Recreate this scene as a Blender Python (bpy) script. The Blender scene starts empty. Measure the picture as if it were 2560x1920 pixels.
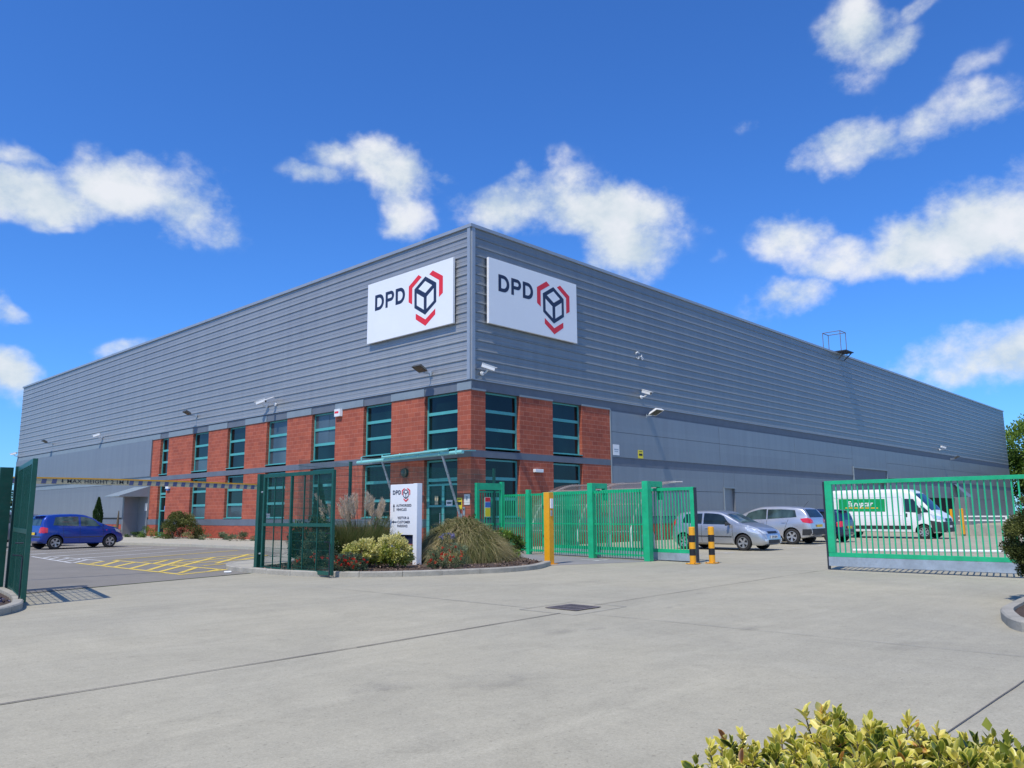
import bpy, bmesh, math, random
import numpy as np
from math import sin, cos, pi, radians, sqrt, atan2
from mathutils import Vector, Matrix, Euler
from mathutils.bvhtree import BVHTree

random.seed(7)
RNG = np.random.default_rng(11)
SC = bpy.context.scene
COL = SC.collection

# ------------------------------------------------------------------ materials
def new_mat(name):
    m = bpy.data.materials.new(name); m.use_nodes = True
    nt = m.node_tree; nt.nodes.clear()
    out = nt.nodes.new('ShaderNodeOutputMaterial')
    return m, nt, out

def N(nt, t, **kw):
    n = nt.nodes.new(t)
    for k, v in kw.items():
        if k.startswith('i_'):
            key = k[2:]
            key = int(key) if key.isdigit() else key.replace('_', ' ')
            n.inputs[key].default_value = v
        else:
            setattr(n, k, v)
    return n

def ramp(nt, stops, interp='LINEAR'):
    r = nt.nodes.new('ShaderNodeValToRGB'); cr = r.color_ramp; cr.interpolation = interp
    while len(cr.elements) > 1: cr.elements.remove(cr.elements[-1])
    cr.elements[0].position = stops[0][0]; cr.elements[0].color = (*stops[0][1], 1)
    for p, c in stops[1:]:
        e = cr.elements.new(p); e.color = (*c, 1)
    return r

def coords(nt, scale=(1, 1, 1)):
    tc = N(nt, 'ShaderNodeTexCoord'); mp = N(nt, 'ShaderNodeMapping'); mp.inputs['Scale'].default_value = scale
    nt.links.new(tc.outputs['Object'], mp.inputs['Vector'])
    return mp.outputs['Vector']

def simple(name, col, rough=.5, metal=0., var=.12, vscale=3., bump=0., bscale=60., coat=0., spec=.5, dirt=0., stretch=(1, 1, 1)):
    """principled paint with a little noise in colour and roughness"""
    m, nt, out = new_mat(name); L = nt.links
    b = N(nt, 'ShaderNodeBsdfPrincipled', i_Metallic=metal, i_Roughness=rough)
    b.inputs['Specular IOR Level'].default_value = spec
    b.inputs['Coat Weight'].default_value = coat; b.inputs['Coat Roughness'].default_value = .05
    vec = coords(nt, stretch)
    n = N(nt, 'ShaderNodeTexNoise', i_Scale=vscale, i_Detail=6., i_Roughness=.65); L.new(vec, n.inputs['Vector'])
    lo = tuple(c * (1 - var) for c in col); hi = tuple(min(1, c * (1 + var)) for c in col)
    r = ramp(nt, [(.3, lo), (.7, hi)]); L.new(n.outputs['Fac'], r.inputs['Fac'])
    colout = r.outputs['Color']
    if dirt > 0:
        n2 = N(nt, 'ShaderNodeTexNoise', i_Scale=vscale * 4.3, i_Detail=8., i_Roughness=.75); L.new(vec, n2.inputs['Vector'])
        r2 = ramp(nt, [(.52, (0, 0, 0)), (.72, (1, 1, 1))]); L.new(n2.outputs['Fac'], r2.inputs['Fac'])
        mul = N(nt, 'ShaderNodeMath', operation='MULTIPLY'); mul.inputs[1].default_value = dirt
        L.new(r2.outputs['Color'], mul.inputs[0])
        mx = N(nt, 'ShaderNodeMix', data_type='RGBA'); mx.inputs['B'].default_value = (.12, .10, .08, 1)
        L.new(mul.outputs[0], mx.inputs['Factor']); L.new(colout, mx.inputs['A']); colout = mx.outputs['Result']
    L.new(colout, b.inputs['Base Color'])
    mr = N(nt, 'ShaderNodeMapRange'); mr.inputs['To Min'].default_value = max(0, rough - .08); mr.inputs['To Max'].default_value = min(1, rough + .1)
    L.new(n.outputs['Fac'], mr.inputs['Value']); L.new(mr.outputs[0], b.inputs['Roughness'])
    if bump > 0:
        nb = N(nt, 'ShaderNodeTexNoise', i_Scale=bscale, i_Detail=4.); L.new(vec, nb.inputs['Vector'])
        bp = N(nt, 'ShaderNodeBump', i_Strength=bump, i_Distance=.02); L.new(nb.outputs['Fac'], bp.inputs['Height'])
        L.new(bp.outputs[0], b.inputs['Normal'])
    L.new(b.outputs[0], out.inputs['Surface'])
    return m

def tinted(name, stops, rough=.5, transl=.35, spec=.3):
    """foliage: colour picked by the per-vertex attribute tint"""
    m, nt, out = new_mat(name); L = nt.links
    a = N(nt, 'ShaderNodeAttribute', attribute_name='tint')
    r = ramp(nt, stops); L.new(a.outputs['Fac'], r.inputs['Fac'])
    b = N(nt, 'ShaderNodeBsdfPrincipled', i_Roughness=rough); b.inputs['Specular IOR Level'].default_value = spec
    L.new(r.outputs['Color'], b.inputs['Base Color'])
    if transl > 0:
        t = N(nt, 'ShaderNodeBsdfTranslucent'); mx = N(nt, 'ShaderNodeMixShader'); mx.inputs[0].default_value = transl
        L.new(r.outputs['Color'], t.inputs['Color'])
        L.new(b.outputs[0], mx.inputs[1]); L.new(t.outputs[0], mx.inputs[2]); L.new(mx.outputs[0], out.inputs['Surface'])
    else:
        L.new(b.outputs[0], out.inputs['Surface'])
    return m

def glass_mat(name, col, rough=.03, var=.6, scale=.6, spec=.5):
    m, nt, out = new_mat(name); L = nt.links
    b = N(nt, 'ShaderNodeBsdfPrincipled', i_Roughness=rough); b.inputs['Specular IOR Level'].default_value = spec
    vec = coords(nt, (1, 1, .45)); n = N(nt, 'ShaderNodeTexNoise', i_Scale=scale, i_Detail=2.); L.new(vec, n.inputs['Vector'])
    r = ramp(nt, [(.35, tuple(c * (1 - var) for c in col)), (.68, tuple(c * (1 + var) for c in col))]); L.new(n.outputs['Fac'], r.inputs['Fac'])
    L.new(r.outputs['Color'], b.inputs['Base Color'])
    # float glass is never flat: panes ripple a little
    nb = N(nt, 'ShaderNodeTexNoise', i_Scale=.9, i_Detail=1.); L.new(vec, nb.inputs['Vector'])
    bp = N(nt, 'ShaderNodeBump', i_Strength=.25, i_Distance=.02); L.new(nb.outputs['Fac'], bp.inputs['Height']); L.new(bp.outputs[0], b.inputs['Normal'])
    L.new(b.outputs[0], out.inputs['Surface'])
    return m

def brick_mat(name, c1, c2, mortar, bw, bh, msize, bumpd=.01):
    m, nt, out = new_mat(name); L = nt.links
    tc = N(nt, 'ShaderNodeTexCoord'); sp = N(nt, 'ShaderNodeSeparateXYZ'); L.new(tc.outputs['Object'], sp.inputs[0])
    ad = N(nt, 'ShaderNodeMath', operation='ADD'); L.new(sp.outputs[0], ad.inputs[0]); L.new(sp.outputs[1], ad.inputs[1])
    cb = N(nt, 'ShaderNodeCombineXYZ'); L.new(ad.outputs[0], cb.inputs[0]); L.new(sp.outputs[2], cb.inputs[1])
    bt = N(nt, 'ShaderNodeTexBrick', i_Scale=1.); bt.offset = .5
    bt.inputs['Brick Width'].default_value = bw; bt.inputs['Row Height'].default_value = bh; bt.inputs['Mortar Size'].default_value = msize
    bt.inputs['Mortar Smooth'].default_value = .3; bt.inputs['Bias'].default_value = -.1
    bt.inputs['Color1'].default_value = (*c1, 1); bt.inputs['Color2'].default_value = (*c2, 1); bt.inputs['Mortar'].default_value = (*mortar, 1)
    L.new(cb.outputs[0], bt.inputs['Vector'])
    n = N(nt, 'ShaderNodeTexNoise', i_Scale=.9, i_Detail=7., i_Roughness=.7); L.new(tc.outputs['Object'], n.inputs['Vector'])
    r = ramp(nt, [(.3, (.80, .78, .80)), (.7, (1.12, 1.10, 1.08))]); L.new(n.outputs['Fac'], r.inputs['Fac'])
    n3 = N(nt, 'ShaderNodeTexNoise', i_Scale=38., i_Detail=4.); L.new(tc.outputs['Object'], n3.inputs['Vector'])
    r3 = ramp(nt, [(.3, (.8, .8, .8)), (.7, (1.15, 1.15, 1.15))]); L.new(n3.outputs['Fac'], r3.inputs['Fac'])
    mx = N(nt, 'ShaderNodeMix', data_type='RGBA', blend_type='MULTIPLY'); mx.inputs['Factor'].default_value = 1
    L.new(bt.outputs['Color'], mx.inputs['A']); L.new(r.outputs['Color'], mx.inputs['B'])
    mx2 = N(nt, 'ShaderNodeMix', data_type='RGBA', blend_type='MULTIPLY'); mx2.inputs['Factor'].default_value = 1
    L.new(mx.outputs['Result'], mx2.inputs['A']); L.new(r3.outputs['Color'], mx2.inputs['B'])
    b = N(nt, 'ShaderNodeBsdfPrincipled', i_Roughness=.85); b.inputs['Specular IOR Level'].default_value = .25
    L.new(mx2.outputs['Result'], b.inputs['Base Color'])
    bp = N(nt, 'ShaderNodeBump', i_Strength=.6, i_Distance=bumpd); bp.invert = True; L.new(bt.outputs['Fac'], bp.inputs['Height'])
    bp2 = N(nt, 'ShaderNodeBump', i_Strength=.5, i_Distance=.012); L.new(n3.outputs['Fac'], bp2.inputs['Height']); L.new(bp.outputs[0], bp2.inputs['Normal'])
    L.new(bp2.outputs[0], b.inputs['Normal']); L.new(b.outputs[0], out.inputs['Surface'])
    return m

def ground_mat(name, base, kind):
    m, nt, out = new_mat(name); L = nt.links
    tc = N(nt, 'ShaderNodeTexCoord')
    def noise(scale, det, rgh, lo, hi, c_lo, c_hi, rot=0., st=(1, 1, 1), dist=0.):
        mp = N(nt, 'ShaderNodeMapping'); mp.inputs['Scale'].default_value = st; mp.inputs['Rotation'].default_value = (0, 0, rot)
        L.new(tc.outputs['Object'], mp.inputs['Vector'])
        n = N(nt, 'ShaderNodeTexNoise', i_Scale=scale, i_Detail=det, i_Roughness=rgh, i_Distortion=dist); L.new(mp.outputs[0], n.inputs['Vector'])
        r = ramp(nt, [(lo, (c_lo,) * 3 if isinstance(c_lo, float) else c_lo), (hi, (c_hi,) * 3 if isinstance(c_hi, float) else c_hi)])
        L.new(n.outputs['Fac'], r.inputs['Fac']); return r.outputs['Color'], n.outputs['Fac']
    def mul(a, b2):
        mx = N(nt, 'ShaderNodeMix', data_type='RGBA', blend_type='MULTIPLY'); mx.inputs['Factor'].default_value = 1
        L.new(a, mx.inputs['A']); L.new(b2, mx.inputs['B']); return mx.outputs['Result']
    c0 = N(nt, 'ShaderNodeRGB'); c0.outputs[0].default_value = (*base, 1); col = c0.outputs[0]
    if kind == 'concrete':
        a, _ = noise(.16, 7., .62, .32, .68, (.9, .91, .93), (1.07, 1.06, 1.03), dist=.6); col = mul(col, a)
        a, _ = noise(.7, 8., .7, .38, .62, .94, 1.05, dist=1.2); col = mul(col, a)
        a, _ = noise(2.2, 7., .75, .57, .74, 1., .84); col = mul(col, a)                 # oil spots and scuffs
        a, _ = noise(1.6, 6., .7, .3, .7, .95, 1.05, rot=.05, st=(.12, 2.2, 1)); col = mul(col, a)   # float-brush streaks along the bays
        a, _ = noise(1.1, 7., .7, .55, .8, 1., 1.13, rot=.8, st=(.25, 1.6, 1)); col = mul(col, a)      # pale tyre scuffs
        a, f = noise(45., 5., .8, .3, .7, .84, 1.13); col = mul(col, a)
        a, _ = noise(26., 3., .6, .63, .70, 1., .72); col = mul(col, a)                # pits and chewing-gum specks
        a, _ = noise(9., 6., .8, .35, .65, .95, 1.05); col = mul(col, a)
        a, f2 = noise(160., 2., .5, .35, .65, .92, 1.07); col = mul(col, a)
        rough = .82; bd = .006
    else:
        a, _ = noise(.25, 6., .6, .3, .7, .88, 1.1, dist=.6); col = mul(col, a)
        a, _ = noise(2., 8., .75, .35, .68, .92, 1.07); col = mul(col, a)
        a, f = noise(70., 5., .8, .3, .7, .78, 1.2); col = mul(col, a)
        rough = .9; bd = .01
    b = N(nt, 'ShaderNodeBsdfPrincipled', i_Roughness=rough); b.inputs['Specular IOR Level'].default_value = .25
    L.new(col, b.inputs['Base Color'])
    bp = N(nt, 'ShaderNodeBump', i_Strength=.5, i_Distance=bd); L.new(f, bp.inputs['Height']); L.new(bp.outputs[0], b.inputs['Normal'])
    L.new(b.outputs[0], out.inputs['Surface'])
    return m

def clad_mat(name, col, axis):
    """coated profiled steel: sheet-to-sheet tone steps, faint vertical run-off streaks"""
    m, nt, out = new_mat(name); L = nt.links
    tc = N(nt, 'ShaderNodeTexCoord'); sp = N(nt, 'ShaderNodeSeparateXYZ'); L.new(tc.outputs['Object'], sp.inputs[0])
    al = sp.outputs[axis]
    d = N(nt, 'ShaderNodeMath', operation='DIVIDE'); d.inputs[1].default_value = 7.3; L.new(al, d.inputs[0])
    fl = N(nt, 'ShaderNodeMath', operation='FLOOR'); L.new(d.outputs[0], fl.inputs[0])
    dz = N(nt, 'ShaderNodeMath', operation='DIVIDE'); dz.inputs[1].default_value = .81; L.new(sp.outputs[2], dz.inputs[0])
    fz = N(nt, 'ShaderNodeMath', operation='FLOOR'); L.new(dz.outputs[0], fz.inputs[0])
    cb = N(nt, 'ShaderNodeCombineXYZ'); L.new(fl.outputs[0], cb.inputs[0]); L.new(fz.outputs[0], cb.inputs[1])
    wn = N(nt, 'ShaderNodeTexWhiteNoise', noise_dimensions='2D'); L.new(cb.outputs[0], wn.inputs['Vector'])
    r = ramp(nt, [(0., (.955, .955, .96)), (1., (1.035, 1.035, 1.03))]); L.new(wn.outputs['Value'], r.inputs['Fac'])
    mp = N(nt, 'ShaderNodeMapping'); mp.inputs['Scale'].default_value = (1.6, 1.6, .12); L.new(tc.outputs['Object'], mp.inputs['Vector'])
    n = N(nt, 'ShaderNodeTexNoise', i_Scale=1.2, i_Detail=7., i_Roughness=.7); L.new(mp.outputs[0], n.inputs['Vector'])
    r2 = ramp(nt, [(.3, (.9, .9, .91)), (.7, (1.06, 1.06, 1.05))]); L.new(n.outputs['Fac'], r2.inputs['Fac'])
    c0 = N(nt, 'ShaderNodeRGB'); c0.outputs[0].default_value = (*col, 1); c = c0.outputs[0]
    for q in (r, r2):
        mx = N(nt, 'ShaderNodeMix', data_type='RGBA', blend_type='MULTIPLY'); mx.inputs['Factor'].default_value = 1
        L.new(c, mx.inputs['A']); L.new(q.outputs['Color'], mx.inputs['B']); c = mx.outputs['Result']
    b = N(nt, 'ShaderNodeBsdfPrincipled', i_Roughness=.42, i_Metallic=.35); b.inputs['Specular IOR Level'].default_value = .5
    L.new(c, b.inputs['Base Color'])
    nb = N(nt, 'ShaderNodeTexNoise', i_Scale=1.4, i_Detail=2.); L.new(tc.outputs['Object'], nb.inputs['Vector'])
    bp = N(nt, 'ShaderNodeBump', i_Strength=.25, i_Distance=.03); L.new(nb.outputs['Fac'], bp.inputs['Height']); L.new(bp.outputs[0], b.inputs['Normal'])
    L.new(b.outputs[0], out.inputs['Surface'])
    return m

M = {}
M['clad_l'] = clad_mat('cladding_left_lit', (.335, .345, .355), 1)  # same steel as the right wall, its sunlit tone put into the colour
M['clad_r'] = clad_mat('cladding_right_shaded', (.245, .265, .285), 0)  # darker copy of that steel, the wall's shade put into the colour
M['panel'] = clad_mat('flat_panel', (.25, .265, .29), 0)
M['panel_r'] = clad_mat('flat_panel_right', (.25, .268, .29), 0)
M['trim'] = simple('trim_steel', (.34, .375, .42), .4, .3, .06, 1.5)
M['trim_pale'] = simple('flashing', (.235, .285, .32), .5, .1, .08, 1.5)
M['band'] = simple('painted_band', (.125, .15, .19), .6, 0., .12, 1.2, dirt=.25)
M['soffit'] = simple('soffit', (.06, .075, .09), .7, 0., .1)
M['block'] = brick_mat('split_block', (.43, .115, .068), (.33, .085, .056), (.56, .27, .20), .42, .2, .007)
M['brick'] = brick_mat('red_brick', (.46, .085, .045), (.30, .055, .038), (.34, .17, .13), .225, .075, .007, .006)
M['teal'] = simple('teal_frame', (.085, .365, .36), .35, 0., .08, 2.)
M['teal_dk'] = simple('teal_tube', (.22, .56, .54), .3, .0, .08, 3., dirt=.1)
M['glass'] = glass_mat('window_glass', (.004, .016, .017), spec=.32)
M['glass_pale'] = glass_mat('window_glass_reflection', (.07, .10, .12), .08, .35, .35)  # grey sky reflections put into the colour of the paler panes
M['dark'] = simple('dark_void', (.012, .013, .015), .9)
M['white'] = simple('white_panel', (.80, .82, .86), .35, 0., .02, .8)
M['whitep'] = simple('white_paint', (.78, .78, .76), .5, 0., .06, 4., dirt=.1)
M['navy'] = simple('navy_vinyl', (.018, .025, .065), .4, 0., .08)
M['red'] = simple('red_vinyl', (.75, .025, .035), .4, 0., .06)
M['conc'] = ground_mat('concrete_apron', (.392, .362, .278), 'concrete')
M['pave'] = ground_mat('pavement_concrete', (.43, .41, .34), 'concrete')
M['asph'] = ground_mat('asphalt', (.225, .21, .185), 'asphalt')
M['path'] = ground_mat('asphalt_path', (.26, .25, .25), 'asphalt')
M['joint'] = simple('joint_sealant', (.13, .115, .10), .85, 0., .3, 9.)
M['jointf'] = simple('joint_worn', (.27, .26, .235), .9, 0., .3, 5.)
M['kerb'] = simple('kerb_concrete', (.35, .33, .28), .85, 0., .2, 3., bump=.4, bscale=40., dirt=.35)
M['linew'] = simple('road_line_white', (.62, .62, .60), .7, 0., .2, 9., dirt=.35)
M['liney'] = simple('road_line_yellow', (.68, .50, .09), .7, 0., .18, 9., dirt=.3)
M['soil'] = simple('bark_soil', (.075, .05, .038), .95, 0., .5, 12., bump=1., bscale=45.)
M['chip'] = simple('bark_chip', (.15, .10, .075), .9, 0., .5, 30.)
M['slate'] = simple('slate_chip', (.10, .09, .14), .8, 0., .5, 30.)
M['grass'] = simple('grass_ground', (.07, .11, .03), .95, 0., .4, .6, bump=1., bscale=8.)
M['gdark'] = simple('dark_green_paint', (.003, .072, .050), .38, 0., .22, 4., dirt=.15)
M['gpost'] = simple('dark_green_post', (.004, .070, .047), .4, 0., .22, 4., dirt=.25)
M['gbright'] = simple('bright_green_paint', (.012, .42, .19), .38, 0., .16, 3., dirt=.18)
M['galv'] = simple('galvanised_steel', (.36, .42, .48), .5, .3, .2, 3., dirt=.25)
M['steel_dk'] = simple('dark_steel', (.035, .04, .055), .5, .3, .3, 6.)
M['rust'] = simple('rusty_steel', (.17, .145, .145), .7, .2, .4, 20.)
M['yellow'] = simple('yellow_paint', (.78, .36, .012), .4, 0., .1, 4., dirt=.15)
M['black'] = simple('black_paint', (.012, .013, .016), .5, 0., .3, 8.)
M['cream'] = simple('weathered_cream', (.50, .43, .27), .6, 0., .12, 6., dirt=.2)
M['blueband'] = simple('blue_band', (.09, .10, .2), .5, 0., .15)
M['signy'] = simple('sign_yellow', (.80, .66, .03), .5, 0., .05)
M['signb'] = simple('sign_blue', (.05, .17, .5), .5, 0., .05)
M['camw'] = simple('camera_white', (.74, .76, .78), .4, 0., .05)
M['lampgrey'] = simple('lamp_housing', (.05, .055, .06), .5, 0., .2)
M['lens'] = simple('lamp_lens', (.20, .21, .17), .15, 0., .1)
M['plast_dk'] = simple('dark_plastic', (.025, .027, .03), .6, 0., .2, 8.)
M['tyre'] = simple('tyre_rubber', (.022, .022, .023), .85, 0., .2, 20.)
M['rim'] = simple('alloy_rim', (.52, .53, .55), .3, .7, .06)
M['carglass'] = glass_mat('car_glass', (.012, .02, .024), .03, .7, 1.4)
M['carglass_l'] = glass_mat('car_glass_light', (.05, .085, .085), .03, .55, 2.2)
M['redlens'] = simple('red_lens', (.6, .01, .03), .15, 0., .1, coat=1.)
M['clearlens'] = simple('clear_lens', (.62, .66, .70), .1, .4, .25, 20., coat=1.)
M['platey'] = simple('plate_yellow', (.75, .5, .03), .5, 0., .03)
M['platew'] = simple('plate_white', (.75, .75, .72), .5, 0., .03)
M['livery'] = simple('livery_green', (.0, .30, .085), .4, 0., .04)
M['orange'] = simple('livery_orange', (.85, .45, .03), .4, 0., .04)
def paint(name, col, metal=.55, rough=.32):
    return simple(name, col, rough, metal, .03, 2., coat=.8)
M['p_blue'] = paint('paint_blue', (.006, .045, .32), .30)
M['p_silver'] = paint('paint_silver', (.50, .52, .55), .75, .34)
M['p_silver2'] = paint('paint_silver_light', (.56, .57, .60), .7, .34)
M['p_grey'] = paint('paint_grey', (.30, .31, .31), .6)
M['p_navy'] = paint('paint_dark_blue', (.008, .02, .08), .4)
M['p_white'] = simple('paint_white', (.78, .79, .80), .35, 0., .03, 2., coat=.5)
M['stem'] = simple('woody_stem', (.11, .085, .055), .85, 0., .3, 20.)
M['bark'] = simple('tree_bark', (.10, .08, .065), .9, 0., .3, 5.)

def poly_mat():
    m, nt, out = new_mat('brown_polycarbonate'); L = nt.links
    b = N(nt, 'ShaderNodeBsdfPrincipled', i_Roughness=.1); b.inputs['Base Color'].default_value = (.22, .18, .17, 1)
    t = N(nt, 'ShaderNodeBsdfTransparent'); t.inputs['Color'].default_value = (.80, .74, .72, 1)
    mx = N(nt, 'ShaderNodeMixShader'); mx.inputs[0].default_value = .42
    L.new(t.outputs[0], mx.inputs[1]); L.new(b.outputs[0], mx.inputs[2]); L.new(mx.outputs[0], out.inputs['Surface']); return m
M['poly'] = poly_mat()
def pane_mat():
    m, nt, out = new_mat('canopy_glass'); L = nt.links
    b = N(nt, 'ShaderNodeBsdfPrincipled', i_Roughness=.05); b.inputs['Base Color'].default_value = (.05, .07, .07, 1)
    t = N(nt, 'ShaderNodeBsdfTransparent'); t.inputs['Color'].default_value = (.72, .80, .80, 1)
    mx = N(nt, 'ShaderNodeMixShader'); mx.inputs[0].default_value = .3
    L.new(t.outputs[0], mx.inputs[1]); L.new(b.outputs[0], mx.inputs[2]); L.new(mx.outputs[0], out.inputs['Surface']); return m
M['pane'] = pane_mat()

# ------------------------------------------------------------------ mesh helpers
class MB:
    def __init__(s): s.v = []; s.f = []; s.mi = []
    def add(s, vs, fs, mi=0):
        o = len(s.v); s.v.extend([tuple(p) for p in vs])
        for f in fs: s.f.append(tuple(i + o for i in f)); s.mi.append(mi)
    def box(s, x0, x1, y0, y1, z0, z1, mi=0):
        s.add([(x0, y0, z0), (x1, y0, z0), (x1, y1, z0), (x0, y1, z0), (x0, y0, z1), (x1, y0, z1), (x1, y1, z1), (x0, y1, z1)],
              [(0, 3, 2, 1), (4, 5, 6, 7), (0, 1, 5, 4), (1, 2, 6, 5), (2, 3, 7, 6), (3, 0, 4, 7)], mi)
    def bar(s, p, q, w, h=None, mi=0, up=(0, 0, 1)):
        """rectangular bar from p to q, w wide, h along up"""
        h = w if h is None else h
        p = Vector(p); q = Vector(q); d = (q - p).normalized(); u = Vector(up)
        if abs(d.dot(u)) > .98: u = Vector((1, 0, 0))
        a = d.cross(u).normalized() * w / 2; b = a.cross(d).normalized() * h / 2
        vs = [p - a - b, p + a - b, p + a + b, p - a + b, q - a - b, q + a - b, q + a + b, q - a + b]
        s.add(vs, [(0, 1, 2, 3), (7, 6, 5, 4), (0, 4, 5, 1), (1, 5, 6, 2), (2, 6, 7, 3), (3, 7, 4, 0)], mi)
    def tube(s, pts, r, n=8, mi=0, cap=True):
        pts = [Vector(p) for p in pts]; rs = r if isinstance(r, (list, tuple)) else [r] * len(pts)
        o = len(s.v); prev = None
        for i, p in enumerate(pts):
            d = (pts[min(i + 1, len(pts) - 1)] - pts[max(i - 1, 0)]).normalized()
            if prev is None:
                u = Vector((0, 0, 1)) if abs(d.z) < .9 else Vector((1, 0, 0))
                a = d.cross(u).normalized()
            else:
                a = (prev - d * prev.dot(d)).normalized()
            prev = a; b = d.cross(a)
            for k in range(n):
                t = 2 * pi * k / n; s.v.append(tuple(p + (a * cos(t) + b * sin(t)) * rs[i]))
        for i in range(len(pts) - 1):
            for k in range(n):
                k2 = (k + 1) % n
                s.f.append((o + i * n + k, o + i * n + k2, o + (i + 1) * n + k2, o + (i + 1) * n + k)); s.mi.append(mi)
        if cap:
            s.f.append(tuple(o + k for k in range(n))[::-1]); s.mi.append(mi)
            s.f.append(tuple(o + (len(pts) - 1) * n + k for k in range(n))); s.mi.append(mi)
    def cyl(s, c, r, z0, z1, n=20, mi=0, r2=None):
        r2 = r if r2 is None else r2
        s.tube([(c[0], c[1], z0), (c[0], c[1], z1)], [r, r2], n, mi)
    def prism(s, poly, z0, z1, mi=0, top_mi=None):
        n = len(poly); area = sum(poly[i][0] * poly[(i + 1) % n][1] - poly[(i + 1) % n][0] * poly[i][1] for i in range(n))
        if area < 0: poly = poly[::-1]
        vs = [(x, y, z0) for x, y in poly] + [(x, y, z1) for x, y in poly]
        fs = [tuple(range(n))[::-1]] + [(i, (i + 1) % n, (i + 1) % n + n, i + n) for i in range(n)]
        s.add(vs, fs, mi); s.add([(x, y, z1) for x, y in poly], [tuple(range(n))], mi if top_mi is None else top_mi)
    def plane(s, o, ax, ay, poly, mi=0):
        o = Vector(o); ax = Vector(ax); ay = Vector(ay)
        s.add([o + ax * a + ay * b for a, b in poly], [tuple(range(len(poly)))], mi)
    def quad(s, a, b, c, d, mi=0): s.add([a, b, c, d], [(0, 1, 2, 3)], mi)
    def build(s, name, mats, parent=None, loc=None, smooth=False, bevel=0., kind=None, local=False):
        """link as ONE mesh object. Vertices are in world space unless local; loc is where the origin goes."""
        if not isinstance(mats, (list, tuple)): mats = [mats]
        base = Vector((0, 0, 0))
        if not local:
            if parent is not None:
                pp = parent
                while pp is not None: base = base + Vector(pp.location); pp = pp.parent
            elif loc is not None: base = Vector(loc)
        vs = [(x - base.x, y - base.y, z - base.z) for x, y, z in s.v] if not local else s.v
        me = bpy.data.meshes.new(name); me.from_pydata(vs, [], s.f); me.update()
        for m in mats: me.materials.append(M[m])
        me.polygons.foreach_set('material_index', s.mi)
        if smooth: me.polygons.foreach_set('use_smooth', [True] * len(me.polygons))
        o = bpy.data.objects.new(name, me); COL.objects.link(o)
        if parent is not None: o.parent = parent
        if loc is not None: o.location = loc
        elif not local and parent is None: pass
        if bevel:
            b = o.modifiers.new('bevel', 'BEVEL'); b.width = bevel; b.segments = 2; b.limit_method = 'ANGLE'; b.harden_normals = False
        if kind: o['kind'] = kind
        return o

def tag(o, label, cat, group=None):
    o['label'] = label; o['category'] = cat
    if group: o['group'] = group
    return o

def empty(name, loc, label, cat, group=None, rz=0.):
    o = bpy.data.objects.new(name, None); COL.objects.link(o); o.location = loc; o.rotation_euler = (0, 0, rz)
    o.empty_display_size = .2
    return tag(o, label, cat, group)

def np_mesh(name, V, F, tint, mat, parent=None, loc=(0, 0, 0), smooth=False, kind=None):
    """V (n,3) world coordinates, F (m,k), tint (n,)"""
    V = np.asarray(V, dtype=np.float32) - np.asarray(loc, dtype=np.float32)
    F = np.asarray(F, dtype=np.int32); m, k = F.shape
    me = bpy.data.meshes.new(name)
    me.vertices.add(len(V)); me.vertices.foreach_set('co', V.ravel())
    me.loops.add(m * k); me.loops.foreach_set('vertex_index', F.ravel())
    me.polygons.add(m); me.polygons.foreach_set('loop_start', np.arange(0, m * k, k, dtype=np.int32))
    me.polygons.foreach_set('loop_total', np.full(m, k, dtype=np.int32))
    me.update(calc_edges=True)
    a = me.attributes.new('tint', 'FLOAT', 'POINT'); a.data.foreach_set('value', np.asarray(tint, dtype=np.float32))
    me.materials.append(M[mat])
    if smooth: me.polygons.foreach_set('use_smooth', [True] * m)
    o = bpy.data.objects.new(name, me); COL.objects.link(o)
    if parent is not None: o.parent = parent
    else: o.location = loc
    if kind: o['kind'] = kind
    return o

def nrm(a): return a / (np.linalg.norm(a, axis=-1, keepdims=True) + 1e-9)

def leaves(P, D, length, width, tint, fold=.25, droop=0.):
    """folded leaves: two triangles each, from arrays of base points and directions"""
    n = len(P); D = nrm(D); R = RNG.normal(size=(n, 3)); S = nrm(np.cross(D, R)); U = np.cross(S, D)
    Ln = (length if np.ndim(length) else np.full(n, length))[:, None]; W = (width if np.ndim(width) else np.full(n, width))[:, None]
    tip = P + D * Ln; tip[:, 2] -= droop * Ln[:, 0]
    mid = P + D * Ln * .45
    V = np.stack([P, mid + S * W / 2 + U * W * fold, tip, mid - S * W / 2 + U * W * fold], 1).reshape(-1, 3)
    i = np.arange(n)[:, None] * 4
    F = np.concatenate([i + np.array([[0, 1, 2]]), i + np.array([[0, 2, 3]])])
    return V, F, np.repeat(tint, 4)

def blades(P, D, length, width, tint, droop, K=5):
    """arching grass blades as tapered strips"""
    n = len(P); D = nrm(D); t = np.linspace(0, 1, K + 1)[None, :, None]
    H = D.copy(); H[:, 2] = 0; H = nrm(H + 1e-6)
    Ln = length[:, None, None]
    path = P[:, None, :] + D[:, None, :] * Ln * t + H[:, None, :] * Ln * droop[:, None, None] * .5 * t ** 2
    path[:, :, 2] -= (length * droop)[:, None] * t[:, :, 0] ** 2.2
    S = nrm(np.cross(D, RNG.normal(size=(n, 3)) * .4 + np.array([0, 0, 1.])))[:, None, :]
    w = width[:, None, None] * (1 - t * .9) * .5
    V = np.stack([path - S * w, path + S * w], 2).reshape(-1, 3)
    b = np.arange(n)[:, None, None] * (K + 1) * 2 + np.arange(K)[None, :, None] * 2
    F = (b + np.array([0, 1, 3, 2])[None, None, :]).reshape(-1, 4)
    return V, F, np.repeat(tint, (K + 1) * 2)

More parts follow.
